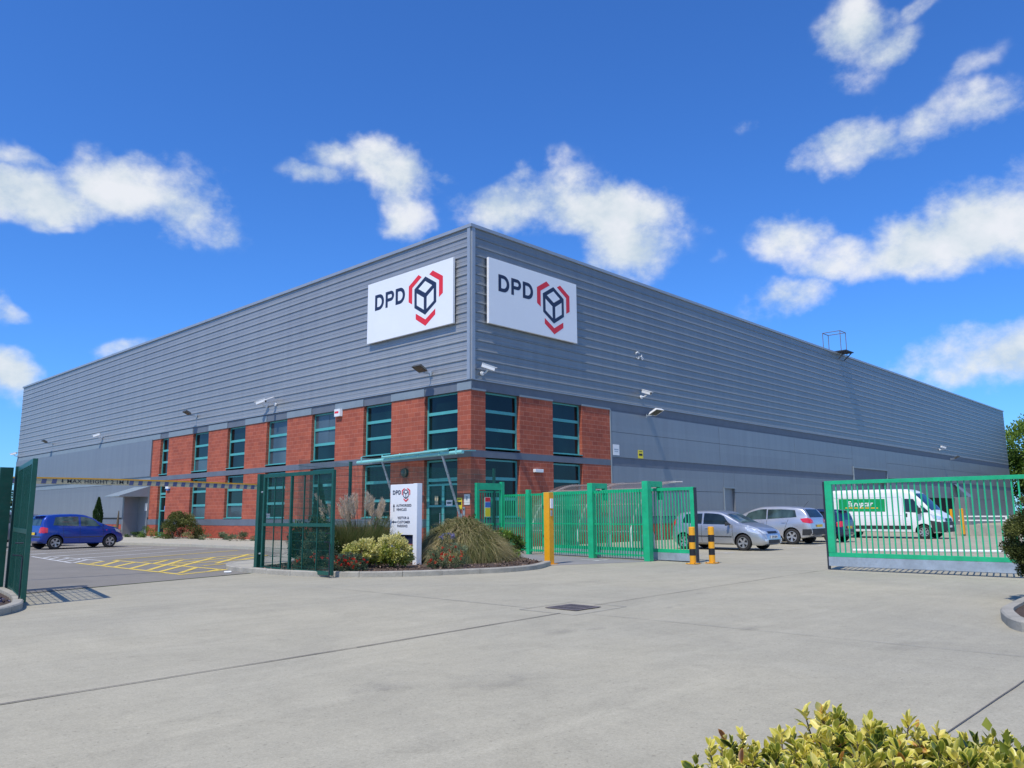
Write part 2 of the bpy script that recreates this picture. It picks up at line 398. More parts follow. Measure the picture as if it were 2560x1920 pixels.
def bush_leaves(c, rad, n, leaf, clumps=40, flat=0., tint0=.5, tvar=.25, clump_r=.3, seedshell=.75, bottom=-1.):
    """leaves gathered in clumps over an uneven ellipsoid; returns arrays"""
    c = np.array(c); rad = np.array(rad)
    d = nrm(RNG.normal(size=(clumps, 3))); d[:, 2] = np.maximum(d[:, 2], bottom)
    k = RNG.uniform(seedshell, 1.06, size=(clumps, 1)); cc = d * k
    ct = RNG.normal(size=clumps) * tvar
    idx = RNG.integers(0, clumps, n); off = nrm(RNG.normal(size=(n, 3))) * (RNG.uniform(0, 1, (n, 1)) ** .5) * clump_r
    q = cc[idx] + off
    P = c + q * rad
    out = nrm(q) * .9 + RNG.normal(size=(n, 3)) * .6 + np.array([0, 0, .25])
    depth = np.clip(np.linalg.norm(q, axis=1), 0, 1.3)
    t = tint0 + ct[idx] + RNG.normal(size=n) * tvar * .6 + (depth - .9) * .5 + q[:, 2] * .12  # leaves darker inside and low down: shade put into the tint
    ok = P[:, 2] > .05
    P, out, t = P[ok], out[ok], t[ok]; m = len(P)
    return leaves(P, out, leaf * RNG.uniform(.7, 1.3, m), leaf * .5 * RNG.uniform(.7, 1.2, m), np.clip(t, 0, 1))

def join(*parts):
    Vs, Fs, Ts = [], [], []; o = 0
    for V, F, T in parts:
        Vs.append(V); Fs.append(F + o); Ts.append(T); o += len(V)
    return np.concatenate(Vs), np.concatenate(Fs), np.concatenate(Ts)

_tx = {}
def text_geo(s, bold=0., shear=0.):
    """2-D outline of a string as triangles, normalised to cap height 1 and left edge 0"""
    key = (s, bold, shear)
    if key in _tx: return _tx[key]
    cu = bpy.data.curves.new('t', 'FONT'); cu.body = s; cu.offset = bold; cu.shear = shear; cu.resolution_u = 3; cu.space_character = 1.04 + bold * 2
    ob = bpy.data.objects.new('t', cu); COL.objects.link(ob)
    dg = bpy.context.evaluated_depsgraph_get(); dg.update()
    me = bpy.data.meshes.new_from_object(ob.evaluated_get(dg))
    vs = [(v.co.x, v.co.y) for v in me.vertices]; fs = [tuple(p.vertices) for p in me.polygons]
    bpy.data.objects.remove(ob); bpy.data.curves.remove(cu); bpy.data.meshes.remove(me)
    x0 = min(v[0] for v in vs); y0 = 0.; y1 = max(v[1] for v in vs); h = y1 - y0
    vs = [((x - x0) / h, (y - y0) / h) for x, y in vs]; w = max(v[0] for v in vs)
    _tx[key] = (vs, fs, w); return _tx[key]

def add_text(mb, s, o, ax, ay, height, width=None, bold=.02, shear=0., mi=0, center=False):
    vs, fs, w = text_geo(s, bold, shear); k = height if width is None else width / w
    o = Vector(o); ax = Vector(ax); ay = Vector(ay); sh = -w * k / 2 if center else 0
    mb.add([o + ax * (x * k + sh) + ay * (y * height) for x, y in vs], fs, mi)
# ------------------------------------------------------------------ the warehouse
BL, BR = 61.0, 90.5
wh = empty('warehouse', (0, 0, 0), 'huge grey clad warehouse with red block office corner and teal framed windows', 'warehouse')

def clad_profile():
    """one 0.405 m module: (z, out) from its bottom edge"""
    return [(0.0, .008), (.006, .048), (.045, .050), (.085, .014), (.20, .012), (.21, .020), (.235, .020), (.245, .012), (.30, .010), (.405, .008)]
def cladding(axis, length, z0, z1, start):
    mb = MB(); prof = []; z = z0
    while z < z1 - .01:
        for dz, o in clad_profile()[:-1]:
            if z + dz < z1 - .01: prof.append((z + dz, o))
        z += .405
    prof.append((z1, .012))
    segs = [start, length]
    for a in range(len(segs) - 1):
        s0, s1 = segs[a], segs[a + 1]
        for i in range(len(prof) - 1):
            (za, oa), (zb, ob) = prof[i], prof[i + 1]
            if axis == 'L': mb.quad((-oa, s1, za), (-oa, s0, za), (-ob, s0, zb), (-ob, s1, zb))
            else: mb.quad((s0, -oa, za), (s1, -oa, za), (s1, -ob, zb), (s0, -ob, zb))
    # return edge at the far end so the ribs show their thickness
    e = length
    for i in range(len(prof) - 1):
        (za, oa), (zb, ob) = prof[i], prof[i + 1]
        if axis == 'L': mb.quad((0.2, e, za), (-oa, e, za), (-ob, e, zb), (.2, e, zb))
        else: mb.quad((e, -oa, za), (e, .2, za), (e, .2, zb), (e, -ob, zb))
    return mb
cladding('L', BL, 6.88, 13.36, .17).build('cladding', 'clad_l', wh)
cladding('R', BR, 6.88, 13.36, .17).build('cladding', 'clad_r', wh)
mb = MB(); mb.box(-.075, .16, .001, .172, 6.86, 13.37); mb.box(.001, .172, -.075, .0, 6.86, 13.37); mb.build('corner_trim', 'trim', wh)
mb = MB()   # parapet capping with butt straps
mb.box(-.10, .30, -.10, BL + .1, 13.36, 13.50); mb.box(.30, BR, -.10, .30, 13.36, 13.50)
for k in range(1, 20): mb.box(-.106, .31, k * 3. , k * 3. + .1, 13.357, 13.506)
for k in range(1, 30): mb.box(k * 3., k * 3. + .1, -.106, .31, 13.357, 13.506)
mb.build('parapet_capping', 'trim', wh)
mb = MB(); mb.box(.3, BR - .05, .3, BL - .05, 13.0, 13.3); mb.build('roof', 'panel', wh)
mb = MB(); mb.box(.55, BR - .1, .55, BL - .1, 0., 12.98); mb.build('light_block_core', 'dark', wh)  # unseen solid core added to stop light passing through the building
# drip closure under the cladding, and the recessed head band
mb = MB(); mb.box(-.062, .02, 0., BL, 6.84, 6.879); mb.box(.02, BR, -.062, .02, 6.84, 6.879); mb.build('drip_edge', 'trim', wh)
mb = MB(); mb.box(.0, .5, -.0, BL, 6.44, 6.84); mb.box(.5, BR, .0, .5, 6.44, 6.84); mb.build('head_band', 'band', wh)

WL = [(.8, 2.9), (5.2, 7.3), (9.6, 11.7), (14.03, 16.12), (18.45, 20.55), (22.9, 25.0), (28.45, 29.7)]
WR = [(.83, 2.9), (5.1, 7.2)]
# pale lintel flashing over each brick pier
def gaps(wins, end):
    out = []; a = 0.
    for w0, w1 in wins: out.append((a, w0)); a = w1
    out.append((a, end)); return out
GL, GR = gaps(WL, 30.9), gaps(WR, 9.42)
def one(name, mat, *bx):
    mb = MB(); mb.box(*bx); return mb.build(name, mat, wh)
for a, b in GL: one('lintel_flashing', 'trim_pale', -.045, .0, a - (.045 if a == 0 else 0), b, 6.44, 6.76)
one('lintel_flashing', 'trim_pale', -.045, .0, 30.9, BL, 6.47, 6.76)
for a, b in GR: one('lintel_flashing', 'trim_pale', a, b, -.04, .0, 6.42, 6.50)

def pier(axis, a, b, z0, z1, mat='block', name='brick_pier'):
    mb = MB()
    if axis == 'L': mb.box(0., .42, a, b, z0, z1)
    else: mb.box(a, b, 0., .42, z0, z1)
    return mb.build(name, mat, wh)
for z0, z1 in ((.85 + .35, 3.69), (3.97, 6.44)):
    for i, (a, b) in enumerate(GL):
        if i == 0:
            mb = MB(); mb.prism([(0, 0), (.83, 0), (.83, .42), (.42, .42), (.42, .8), (0, .8)], z0, z1); mb.build('brick_pier', 'block', wh)
        else: pier('L', a, b, z0, z1)
    for i, (a, b) in enumerate(GR):
        if i: pier('R', a, b, z0, z1)
# bands: mid (between floors) and sill, broken by the two doorways below
mb = MB(); mb.box(-.012, .40, -.012, 30.9, 3.69, 3.97); mb.box(.40, 9.42, -.012, .40, 3.69, 3.97); mb.build('floor_band', 'band', wh)
mb = MB()
for a, b in ((-.012, .8), (2.9, 28.45), (29.7, BL)): mb.box(-.012, .40, a, b, .85, 1.2)
mb.box(.40, 40.3, -.012, .40, .85, 1.2); mb.build('sill_band', 'band', wh)
mb = MB()
for a, b in ((0., .8), (2.9, 28.45), (29.7, BL)): mb.box(0., .40, a, b, 0., .85)
mb.box(.40, 40.3, 0., .40, 0., .85); mb.build('brick_plinth', 'brick', wh)

def window(axis, a, b, z0, z1, bars, glass='glass', pale=()):
    """teal frame with transoms; the glass is its sub-part"""
    d = .20
    P = (lambda s, o, z: (o, s, z)) if axis == 'L' else (lambda s, o, z: (s, o, z))
    fr = MB()
    def bx(s0, s1, o0, o1, za, zb):
        if axis == 'L': fr.box(o0, o1, s0, s1, za, zb)
        else: fr.box(s0, s1, o0, o1, za, zb)
    bx(a, a + .07, d - .03, d + .05, z0, z1); bx(b - .07, b, d - .03, d + .05, z0, z1)
    bx(a + .07, b - .07, d - .03, d + .05, z1 - .07, z1); bx(a + .07, b - .07, d - .03, d + .05, z0, z0 + .08)
    bx(a - .0, b + .0, -.03, d - .035, z0 - .0, z0 + .035)        # projecting sill
    for z in bars: bx(a + .07, b - .07, d - .035, d + .045, z - .065, z + .065)
    f = fr.build('window', 'teal', wh)
    g = MB(); o = d + .02
    zs = [z0 + .08] + list(bars) + [z1 - .07]
    for i in range(len(zs) - 1):
        c = P(a + .07, o, zs[i]), P(b - .07, o, zs[i]), P(b - .07, o, zs[i + 1]), P(a + .07, o, zs[i + 1])
        g.quad(*c, mi=1 if i in pale else 0)
    g.build('pane', [glass, 'glass_pale'], f, local=False)
    return f
for i, (a, b) in enumerate(WL):
    window('L', a, b, 4.06, 6.43, (4.88, 5.64), pale=((0, 1, 2) if i == 3 else (1, 2) if i == 2 else (0,) if i == 5 else ()))
    if 0 < i < 6: window('L', a, b, 1.24, 3.64, (2.02, 2.85), pale=((0,) if i in (4, 5) else ()))
for a, b in WR:
    window('R', a, b, 4.06, 6.43, (4.88, 5.64)); window('R', a, b, 1.24, 3.64, (2.02, 2.85))
# half-width pale patch before the third upper pane, a reflection put into colour
mb = MB(); mb.quad((.21, 10.45, 4.95), (.21, 11.6, 4.95), (.21, 11.6, 6.3), (.21, 10.45, 6.3)); mb.build('reflection_patch', 'glass_pale', wh)

# entrance doors (pair under the canopy) and the single side door
def door(a, b, name, leaves_):
    fr = MB(); d = .20
    fr.box(d - .03, d + .05, a, a + .09, .1, 3.66); fr.box(d - .03, d + .05, b - .09, b, .1, 3.66)
    fr.box(d - .03, d + .05, a + .09, b - .09, 3.58, 3.66); fr.box(d - .035, d + .05, a + .09, b - .09, 2.76, 2.9)
    fr.box(d - .032, d + .05, a + .09, b - .09, 2.58, 2.66)
    w = (b - a - .18) / leaves_
    for k in range(leaves_):
        y0 = a + .09 + k * w
        fr.box(d - .04, d + .045, y0, y0 + .07, .12, 2.58); fr.box(d - .04, d + .045, y0 + w - .07, y0 + w, .12, 2.58)
        fr.box(d - .04, d + .045, y0 + .07, y0 + w - .07, .12, .32); fr.box(d - .04, d + .045, y0 + .07, y0 + w - .07, 1.70, 1.78)
    f = fr.build(name, 'teal', wh)
    g = MB(); g.quad((d + .02, b - .05, .12), (d + .02, a + .05, .12), (d + .02, a + .05, 3.6), (d + .02, b - .05, 3.6)); g.build('pane', 'glass', f)
    h = MB()
    for k in range(leaves_):
        y0 = a + .09 + k * w + (w - .12 if k == 0 and leaves_ > 1 else .12)
        h.tube([(d - .09, y0, 1.0), (d - .09, y0, 1.45)], .015, 6)
    h.build('handle', 'galv', f)
    return f
door(.8, 2.9, 'door', 2); door(28.45, 29.7, 'door', 1)

# flat lower panels
mb = MB()
mb.box(-.08, .3, 30.92, BL - .02, 4.02, 6.46)
mb.build('upper_panel', 'panel', wh)
mb = MB(); mb.box(-.015, .3, 30.92, BL, 3.64, 4.02); mb.build('panel_strip', 'trim_pale', wh)
mb = MB(); mb.box(-.02, .3, 30.92, BL - .02, 1.32, 3.62); mb.build('lower_panel', 'panel', wh)
mb = MB(); mb.box(-.05, .3, 30.92, BL, 1.26, 1.31); mb.build('base_drip', 'soffit', wh)
mb = MB()
def rpan(x0, x1, z0, z1, y=-.03): mb.box(x0, x1, y, .3, z0, z1)
xs = [9.48, 20.0, 30.2, 40.35]
for i in range(3):
    rpan(xs[i] + .012, xs[i + 1] - .012, 5.365, 6.36, -.04); rpan(xs[i] + .012, xs[i + 1] - .012, 4.12, 5.345, -.04)
xs2 = [47.65, 57., 67., 77., 90.45]
for i in range(4):
    rpan(xs2[i] + .012, xs2[i + 1] - .012, 5.365, 6.36, -.04); rpan(xs2[i] + .012, xs2[i + 1] - .012, 4.12, 5.345, -.04)
rpan(40.36, 47.64, 4.80, 6.36, -.04)
mb.build('upper_panel', 'panel_r', wh)
mb = MB(); mb.box(9.42, BR, .0, .29, 3.66, 6.45); mb.build('panel_backing', 'band', wh)  # dark colour puts the recess strip's shadow into the backing
mb = MB()
rpan(9.5, 20.3, 2.56, 3.68); rpan(9.5, 20.3, 1.22, 2.54); rpan(20.32, 21.58, 2.82, 3.68)
rpan(21.6, 30.2, 2.56, 3.68); rpan(21.6, 30.2, 1.22, 2.54); rpan(30.22, 40.34, 2.56, 3.68); rpan(30.22, 40.34, 1.22, 2.54)
mb.build('lower_panel', 'panel_r', wh); mb = MB()
rpan(47.65, 57.9, 2.56, 3.68); rpan(47.65, 57.9, .0, 2.54); rpan(57.92, 66.4, 2.6, 3.68); rpan(66.42, 69.0, 0., 3.68)
rpan(69.02, 90.45, 2.56, 3.68); rpan(69.02, 90.45, 0., 2.54)
mb.build('lower_panel', 'panel_r', wh)
one('panel_trim', 'trim_pale', 9.40, 9.46, -.05, .02, 1.2, 6.44)
# recessed doorway, dock opening with its roller door, dark dock bay
mb = MB(); mb.box(20.3, 21.6, -.075, .0, 2.78, 2.86); mb.box(20.26, 20.34, -.075, .0, 1.2, 2.82); mb.build('doorway_trim', 'trim_pale', wh)
mb = MB(); mb.box(20.34, 21.56, .10, .14, 0., 2.80); mb.build('steel_door', 'panel_r', wh)
mb = MB()
for k in range(30): mb.box(40.4, 47.6, .26 + (k % 2) * .02, .34, k * .16, k * .16 + .159)
mb.build('roller_door', 'panel_r', wh)
mb = MB(); mb.box(40.3, 47.7, -.12, .0, 4.68, 4.80); mb.box(40.3, 40.4, -.1, .3, 0., 4.68); mb.box(47.6, 47.7, -.1, .3, 0., 4.68); mb.build('roller_door_trim', 'trim_pale', wh)
mb = MB(); mb.box(57.92, 66.4, .2, .3, 0., 2.6); mb.build('dock_opening', 'dark', wh)
mb = MB(); mb.box(66.4, 68.3, -1.3, -.03, 0., 2.7); mb.prism([(66.4, -1.3), (68.3, -1.3), (68.3, -.03), (66.4, -.03)], 2.7, 2.705)
mb.quad((66.4, -1.3, 2.705), (68.3, -1.3, 2.705), (68.0, -.04, 4.0), (66.7, -.04, 4.0)); mb.build('dock_buttress', 'panel', wh)
# side entrance hood with its lobby wall
mb = MB()
mb.add([(-1.9, 31.0, 2.74), (-1.9, 33.6, 2.74), (-.03, 33.6, 3.36), (-.03, 31.0, 3.36), (-1.9, 31.0, 2.68), (-1.9, 33.6, 2.68), (-.03, 33.6, 2.68), (-.03, 31.0, 2.68)],
       [(0, 3, 2, 1), (4, 5, 6, 7), (0, 4, 7, 3), (1, 2, 6, 5), (0, 1, 5, 4), (3, 7, 6, 2)])
mb.build('entrance_hood', 'trim_pale', wh)
mb = MB(); mb.box(-1.0, -.03, 32.5, 32.75, .1, 2.68); mb.box(-.06, -.02, 31.0, 32.5, .1, 2.68); mb.build('lobby_wall', 'panel', wh)

# glass canopy over the main door
cn = MB()
cn.tube([(-1.02, -.62, 3.80), (-1.02, 6.26, 3.70)], .075, 10); cn.tube([(-1.14, .1, 3.92), (-1.14, 4.3, 3.84)], .045, 8)
for y in (-.3, .7, 2.0, 3.2, 4.4, 5.9): cn.tube([(-1.08, y, 3.72), (-1.08, y, 3.94)], .03, 8); cn.bar((-.02, y, 3.915), (-1.12, y, 3.86), .03, .04)
can = cn.build('entrance_canopy', 'teal_dk', wh, smooth=False)
cs = MB(); cs.quad((-.02, -.45, 4.01), (-.98, -.45, 3.955), (-.98, 6.5, 3.955), (-.02, 6.5, 4.01)); cs.quad((-.02, 6.5, 3.998), (-.98, 6.5, 3.943), (-.98, -.45, 3.943), (-.02, -.45, 3.998))
cs.build('glass_sheet', 'pane', can)
for y in (.58, 4.5):
    st = MB(); st.tube([(-1.02, y, 3.72), (-.03, y, 1.30)], .05, 8); st.box(-.04, 0, y - .1, y + .1, 1.2, 1.42); st.build('strut', 'galv', can)

# ------------------------------------------------------------------ fixtures on the walls
def floodlight(x, y, z, axis, label, white_head=False, drop=.45, s=1.):
    """wall floodlight on a short arm, tilted head"""
    o = empty('floodlight', (x, y, z), label, 'floodlight', 'floodlights on the warehouse walls')
    out = Vector((-1, 0, 0)) if axis == 'L' else Vector((0, -1, 0)); al = Vector((0, 1, 0)) if axis == 'L' else Vector((1, 0, 0))
    up = Vector((0, 0, 1)); c = Vector((x, y, z))
    a = MB(); a.bar(c, c + out * .42, .05); a.box(*(sorted((c.x - .01, c.x + out.x * .05 + .01)) + sorted((c.y - .01 - abs(al.y) * .09, c.y + out.y * .05 + .01 + abs(al.y) * .09)) + [c.z - .1, c.z + .1]))
    a.build('arm', 'galv', o)
    n = (out * .42 + up * -.9).normalized(); t = (out * .9 + up * .42).normalized(); cc = c + out * .62 + up * .12
    h = MB(); w, d, k = .24 * s, .20 * s, .06
    def P(i, j, m, f=1): return cc + al * (i * w * f) + t * (j * d * f) - n * (m * k)
    vs = [P(-1, -1, 0), P(1, -1, 0), P(1, 1, 0), P(-1, 1, 0), P(-1, -1, 2, .7), P(1, -1, 2, .7), P(1, 1, 2, .8), P(-1, 1, 2, .8)]
    h.add(vs, [(0, 1, 2, 3), (7, 6, 5, 4), (0, 4, 5, 1), (1, 5, 6, 2), (2, 6, 7, 3), (3, 7, 4, 0)])
    hd = h.build('head', 'camw' if white_head else 'lampgrey', o)  # flag picks a white housing, grey otherwise
    l = MB(); q = [cc + al * (i * w * .85) + t * (j * d * .85) + n * .004 for i, j in ((-1, -1), (1, -1), (1, 1), (-1, 1))]; l.add(q, [(0, 1, 2, 3), (3, 2, 1, 0)])
    l.build('lens', 'lens', hd); return o
floodlight(-.06, 2.46, 7.38, 'L', 'dark floodlight on the left wall above the entrance doors, close to the corner', s=1.2)
floodlight(-.06, 24.57, 7.5, 'L', 'dark floodlight on the left wall above the farther brick windows', s=1.05)
floodlight(-.06, 51.3, 7.5, 'L', 'small dark floodlight near the far left end of the warehouse', s=1.05)
floodlight(12.57, -.02, 6.38, 'R', 'large white backed floodlight under the cladding of the right wall', white_head=True, s=1.45)
floodlight(66.3, -.02, 6.5, 'R', 'small dark floodlight at the far end of the right wall', s=1.2)

def camera(x, y, z, axis, aim, label):
    o = empty('security_camera', (x, y, z), label, 'security camera', 'white security cameras on the warehouse walls')
    out = Vector((-1, 0, 0)) if axis == 'L' else Vector((0, -1, 0)); c = Vector((x, y, z)); m = c + out * .34 + Vector((0, 0, .1))
    a = MB(); a.tube([c, c + out * .2, m], .035, 6); a.tube([c - out * .02, c + out * .05], .09, 10); a.build('bracket', 'camw', o)
    d = Vector(aim).normalized(); b = MB(); s = m + Vector((0, 0, .12)); b.bar(s - d * .26, s + d * .30, .15, .15); b.bar(s - d * .24 + Vector((0, 0, .085)), s + d * .40 + Vector((0, 0, .085)), .18, .02)
    h = b.build('housing', 'camw', o); e = MB(); e.bar(s + d * .30, s + d * .305, .11, .11); e.build('lens', 'black', h); return o
camera(.57, -.06, 7.15, 'R', (.75, -.55, -.3), 'white security camera on the right wall just past the corner')
camera(12.1, -.06, 7.32, 'R', (-.1, -1, -.35), 'white security camera above the large white floodlight on the right wall')
camera(62.8, -.06, 7.25, 'R', (.9, -.4, -.2), 'white security camera high on the far end of the right wall')
camera(-.06, 40.1, 7.2, 'L', (-.55, .8, -.25), 'white camera over the plain grey panels of the left wall')
camera(-.06, 16.1, 7.3, 'L', (-.6, .75, -.35), 'left one of the twin cameras above the office windows')
camera(-.06, 15.2, 7.3, 'L', (-.95, -.15, -.4), 'right one of the twin cameras above the office windows')
camera(-.06, 60.7, 6.95, 'L', (-.6, .75, -.2), 'white camera on the far left corner of the warehouse')

o = empty('alarm_box', (-.01, 9.3, 6.27), 'white alarm box high on the brickwork between two upper windows', 'alarm box')
mb = MB(); mb.prism([(-.16, 9.05), (-.01, 9.0), (-.01, 9.55), (-.16, 9.50)], 6.12, 6.48); mb.build('casing', 'camw', o, bevel=.01)
mb = MB(); mb.plane((-.163, 9.46, 6.27), (0, -1, 0), (0, 0, 1), [(0, 0), (.32, 0), (.32, .1), (0, .1)]); mb.build('badge', 'red', o)
o = empty('bulkhead_light', (-.01, 4.12, 3.2), 'round caged bulkhead light under the entrance canopy', 'wall light')
mb = MB(); mb.tube([(0, 4.12, 3.2), (-.10, 4.12, 3.2)], .20, 18); mb.build('base', 'black', o)
mb = MB(); mb.tube([(-.10, 4.12, 3.2), (-.17, 4.12, 3.2), (-.2, 4.12, 3.2)], [.185, .15, .07], 18)
g = mb.build('diffuser', 'lens', o, smooth=True)
mb = MB()
for k in (-2, -1, 0, 1, 2): mb.box(-.22, -.185, 4.12 - .15, 4.12 + .15, 3.2 + k * .07 - .008, 3.2 + k * .07 + .008)
mb.build('grille', 'black', o)
o = empty('intruder_bell', (-.01, 28.05, 3.22), 'small white bell box on the brick beside the far teal door', 'bell box')
mb = MB(); mb.box(-.14, -.005, 27.8, 28.25, 3.12, 3.42); mb.build('casing', 'camw', o, bevel=.01)
mb = MB(); mb.box(-.11, -.005, 27.85, 28.2, 3.02, 3.12); mb.build('strobe', 'signb', o)
o = empty('emergency_light', (3.99, -.01, 3.23), 'white rectangular emergency light on the brick pier between right wall windows', 'wall light')
mb = MB(); mb.box(3.73, 4.25, -.16, -.005, 3.18, 3.32); mb.build('casing', 'camw', o, bevel=.01)
mb = MB(); mb.box(3.76, 4.22, -.15, -.01, 3.165, 3.181); mb.build('diffuser', 'lens', o)

def plate(name, axis, s, z, w, h, mat, label, cat, off=.012, lines=()):
    mb = MB()
    if axis == 'L': mb.box(-off - .012, -off, s - w / 2, s + w / 2, z - h / 2, z + h / 2)
    else: mb.box(s - w / 2, s + w / 2, -off - .012, -off, z - h / 2, z + h / 2)
    loc = (-off, s, z) if axis == 'L' else (s, -off, z)
    o = mb.build(name, mat, None, loc=loc)
    tag(o, label, cat)
    for i, (dz, hh, ww, mm) in enumerate(lines):
        b = MB()
        if axis == 'L': b.box(-off - .016, -off - .0125, s - ww / 2, s + ww / 2, z + dz - hh / 2, z + dz + hh / 2)
        else: b.box(s - ww / 2, s + ww / 2, -off - .016, -off - .0125, z + dz - hh / 2, z + dz + hh / 2)
        b.build('printed_band', mm, o)
    return o
plate('notice_board', 'R', 9.80, 4.47, .52, .52, 'camw', 'white notice plate at the left edge of the grey right wall panels', 'sign', .045, ((.02, .05, .36, 'galv'), (-.08, .04, .30, 'galv')))
plate('warning_sign', 'R', 11.89, 4.35, .44, .42, 'signy', 'yellow warning sign on the grey panel under the white floodlight', 'sign', .045, ((-.02, .11, .30, 'black'), (.14, .03, .3, 'black')))
plate('warning_sign', 'L', .64, 1.83, .30, .46, 'signy', 'yellow warning sign on the corner pier beside the entrance doors', 'sign', .014, ((0, .12, .24, 'black'), (.15, .03, .22, 'black')))
plate('notice_board', 'L', .20, 1.98, .34, .42, 'whitep', 'white notice beside the yellow one on the corner pier', 'sign', .014, ((.05, .16, .1, 'galv'),))
plate('intercom', 'L', .38, 1.52, .12, .34, 'galv', 'slim steel intercom panel under the notices on the corner pier', 'intercom', .014, ((.06, .06, .06, 'black'),))
plate('paper_notice', 'L', 1.45, 1.86, .38, .24, 'whitep', 'white paper notice taped inside the right entrance door', 'notice', -.165, ((0, .07, .24, 'navy'),))
plate('paper_notice', 'L', 2.25, 1.98, .22, .36, 'cream', 'cream notice in the glass of the left entrance door', 'notice', -.165, ())
plate('paper_notice', 'L', 28.75, 1.9, .3, .3, 'signb', 'blue and cream stickers on the glass of the far teal door', 'notice', -.16, ((.0, .25, .12, 'cream'),))
plate('warning_sign', 'L', 32.92, 1.98, .26, .34, 'signy', 'yellow sign by the lobby wall below the entrance hood', 'sign', .03, ((0, .1, .2, 'black'),))
plate('notice_board', 'L', 31.2, 2.0, .34, .5, 'whitep', 'white notice on the wall at the side entrance, near the brickwork', 'sign', .07, ())
# scrawled marks on the right wall cladding
mb = MB()
def arc(cx, cz, r, a0, a1, n=8, sx=1.): return [(11.95 + (cx - 11.95) * .62 + sx * r * .62 * cos(a), -.075, 9.5 + (cz - 9.5) * .62 + r * .62 * sin(a)) for a in np.linspace(a0, a1, n)]
mb.tube([(11.72, -.075, 9.65), (11.74, -.075, 9.53)], .02, 5); mb.tube(arc(11.88, 9.63, .16, 2.9, .2), .03, 5)
mb.tube(arc(11.86, 9.36, .16, -2.9, .5), .025, 5); mb.tube(arc(12.28, 9.52, .10, -2.9, .0), .022, 5); 
mb.tube(arc(12.50, 9.30, .10, 0, 6.2, 12), .022, 5); mb.tube([(12.26, -.075, 9.58), (12.25, -.075, 9.38)], .016, 5)
o = mb.build('wall_scrawl', 'camw', None, loc=(11.9, -.07, 9.5)); tag(o, 'small white scrawl of loose marks halfway up the right wall cladding', 'mark')
# roof access guard
o = empty('roof_guard', (38.5, .3, 13.5), 'thin galvanised guard frame standing on the roof edge of the right wall', 'guard rail')
mb = MB()
for x in (38.9, 40.0):
    for y in (-.35, 1.0): mb.tube([(x, y, 13.3), (x, y, 15.2)], .028, 6)
    mb.tube([(x, -.35, 15.18), (x, 1.0, 15.18)], .028, 6)
for y in (-.35, 1.0): mb.tube([(38.9, y, 15.18), (40.0, y, 15.18)], .028, 6)
mb.build('frame', 'rust', o)
mb = MB(); mb.box(38.7, 40.2, -.80, .5, 13.52, 13.60); mb.bar((38.9, -.1, 13.0), (38.9, -.7, 13.5), .06); mb.bar((40.0, -.1, 13.0), (40.0, -.7, 13.5), .06); mb.build('platform', 'steel_dk', o)

# ------------------------------------------------------------------ the two big wall signs
HEX = [(4.20, 2.41), (4.93, 1.98), (4.94, 1.12), (4.21, .68), (3.47, 1.11), (3.46, 1.97)]
IN1 = [(3.74, 1.93), (4.20, 2.20), (4.66, 1.92), (4.21, 1.66)]
IN2 = [(3.63, 1.75), (4.11, 1.47), (4.12, .92), (3.64, 1.20)]
IN3 = [(4.31, 1.48), (4.77, 1.76), (4.77, 1.20), (4.31, .93)]
REDS = [[(3.06, 2.18), (3.72, 2.58), (3.95, 2.44), (3.31, 2.06), (3.31, 1.31), (3.06, 1.45)],
        [(4.46, 2.45), (4.69, 2.58), (5.36, 2.19), (5.36, 1.44), (5.11, 1.30), (5.11, 2.06)],
        [(3.57, .84), (4.23, .47), (4.88, .84), (4.88, .58), (4.23, .18), (3.57, .58)]]
def logo(o, ax, ay, k, off, parent, dx=0., dy=0., white='white', text=True):
    n = Vector(ax).cross(Vector(ay)); o = Vector(o)
    T = lambda poly: [((a + dx) * k, (b + dy) * k) for a, b in poly]
    e = .004 * max(k, .35)
    mb = MB(); mb.plane(o + n * off, ax, ay, T(HEX)[::-1])
    if text:
        O = o + n * off
        def ringq(outer, inner):
            m = len(outer)
            for i in range(m):
                j = (i + 1) % m; q = [outer[i], outer[j], inner[j], inner[i]]
                mb.add([O + Vector(ax) * (x + dx) * k + Vector(ay) * (y + dy) * k for x, y in q], [(0, 1, 2, 3)])
        def dshape(x, y, w, h, r, t):      # D outline and its counter, equal point counts
            def bowl(x0, y0, w_, h_, r_):
                pts = [(x0, y0)]; r_ = min(r_, h_ / 2 - .001)
                pts += [(x0 + w_ - r_ + r_ * sin(a), y0 + h_ / 2 - (h_ / 2) * cos(a)) for a in np.linspace(0, pi, 15)]
                pts += [(x0, y0 + h_)]; return pts
            ringq(bowl(x, y, w, h, r), bowl(x + t, y + t * .92, w - 2 * t, h - 1.84 * t, r * .62))
        for x0_ in (.58, 2.12): dshape(x0_, 1.50, .68, .75, .36, .17)
        dshape(1.38, 1.50 + .27, .63, .48, .24, .165)
        mb.add([O + Vector(ax) * (x + dx) * k + Vector(ay) * (y + dy) * k for x, y in ((1.38, 1.50), (1.545, 1.50), (1.545, 1.77), (1.38, 1.77))], [(0, 1, 2, 3)])
    mb.build('lettering', 'navy', parent)
    mb = MB()
    for p in (IN1, IN2, IN3): mb.plane(o + n * (off + e), ax, ay, T(p)[::-1])
    mb.build('emblem_face', white, parent)
    mb = MB()
    for p in REDS: mb.plane(o + n * off, ax, ay, T(p)[::-1])
    mb.build('emblem_bracket', 'red', parent)
s1 = empty('wall_sign', (-.2, 3.88, 9.32), 'white DPD sign on the left wall, sunlit, left of the building corner', 'sign', 'large white signs either side of the corner')
mb = MB(); mb.box(-.22, -.10, .88, 6.88, 9.32, 12.20); mb.build('panel', 'white', s1, bevel=.01)
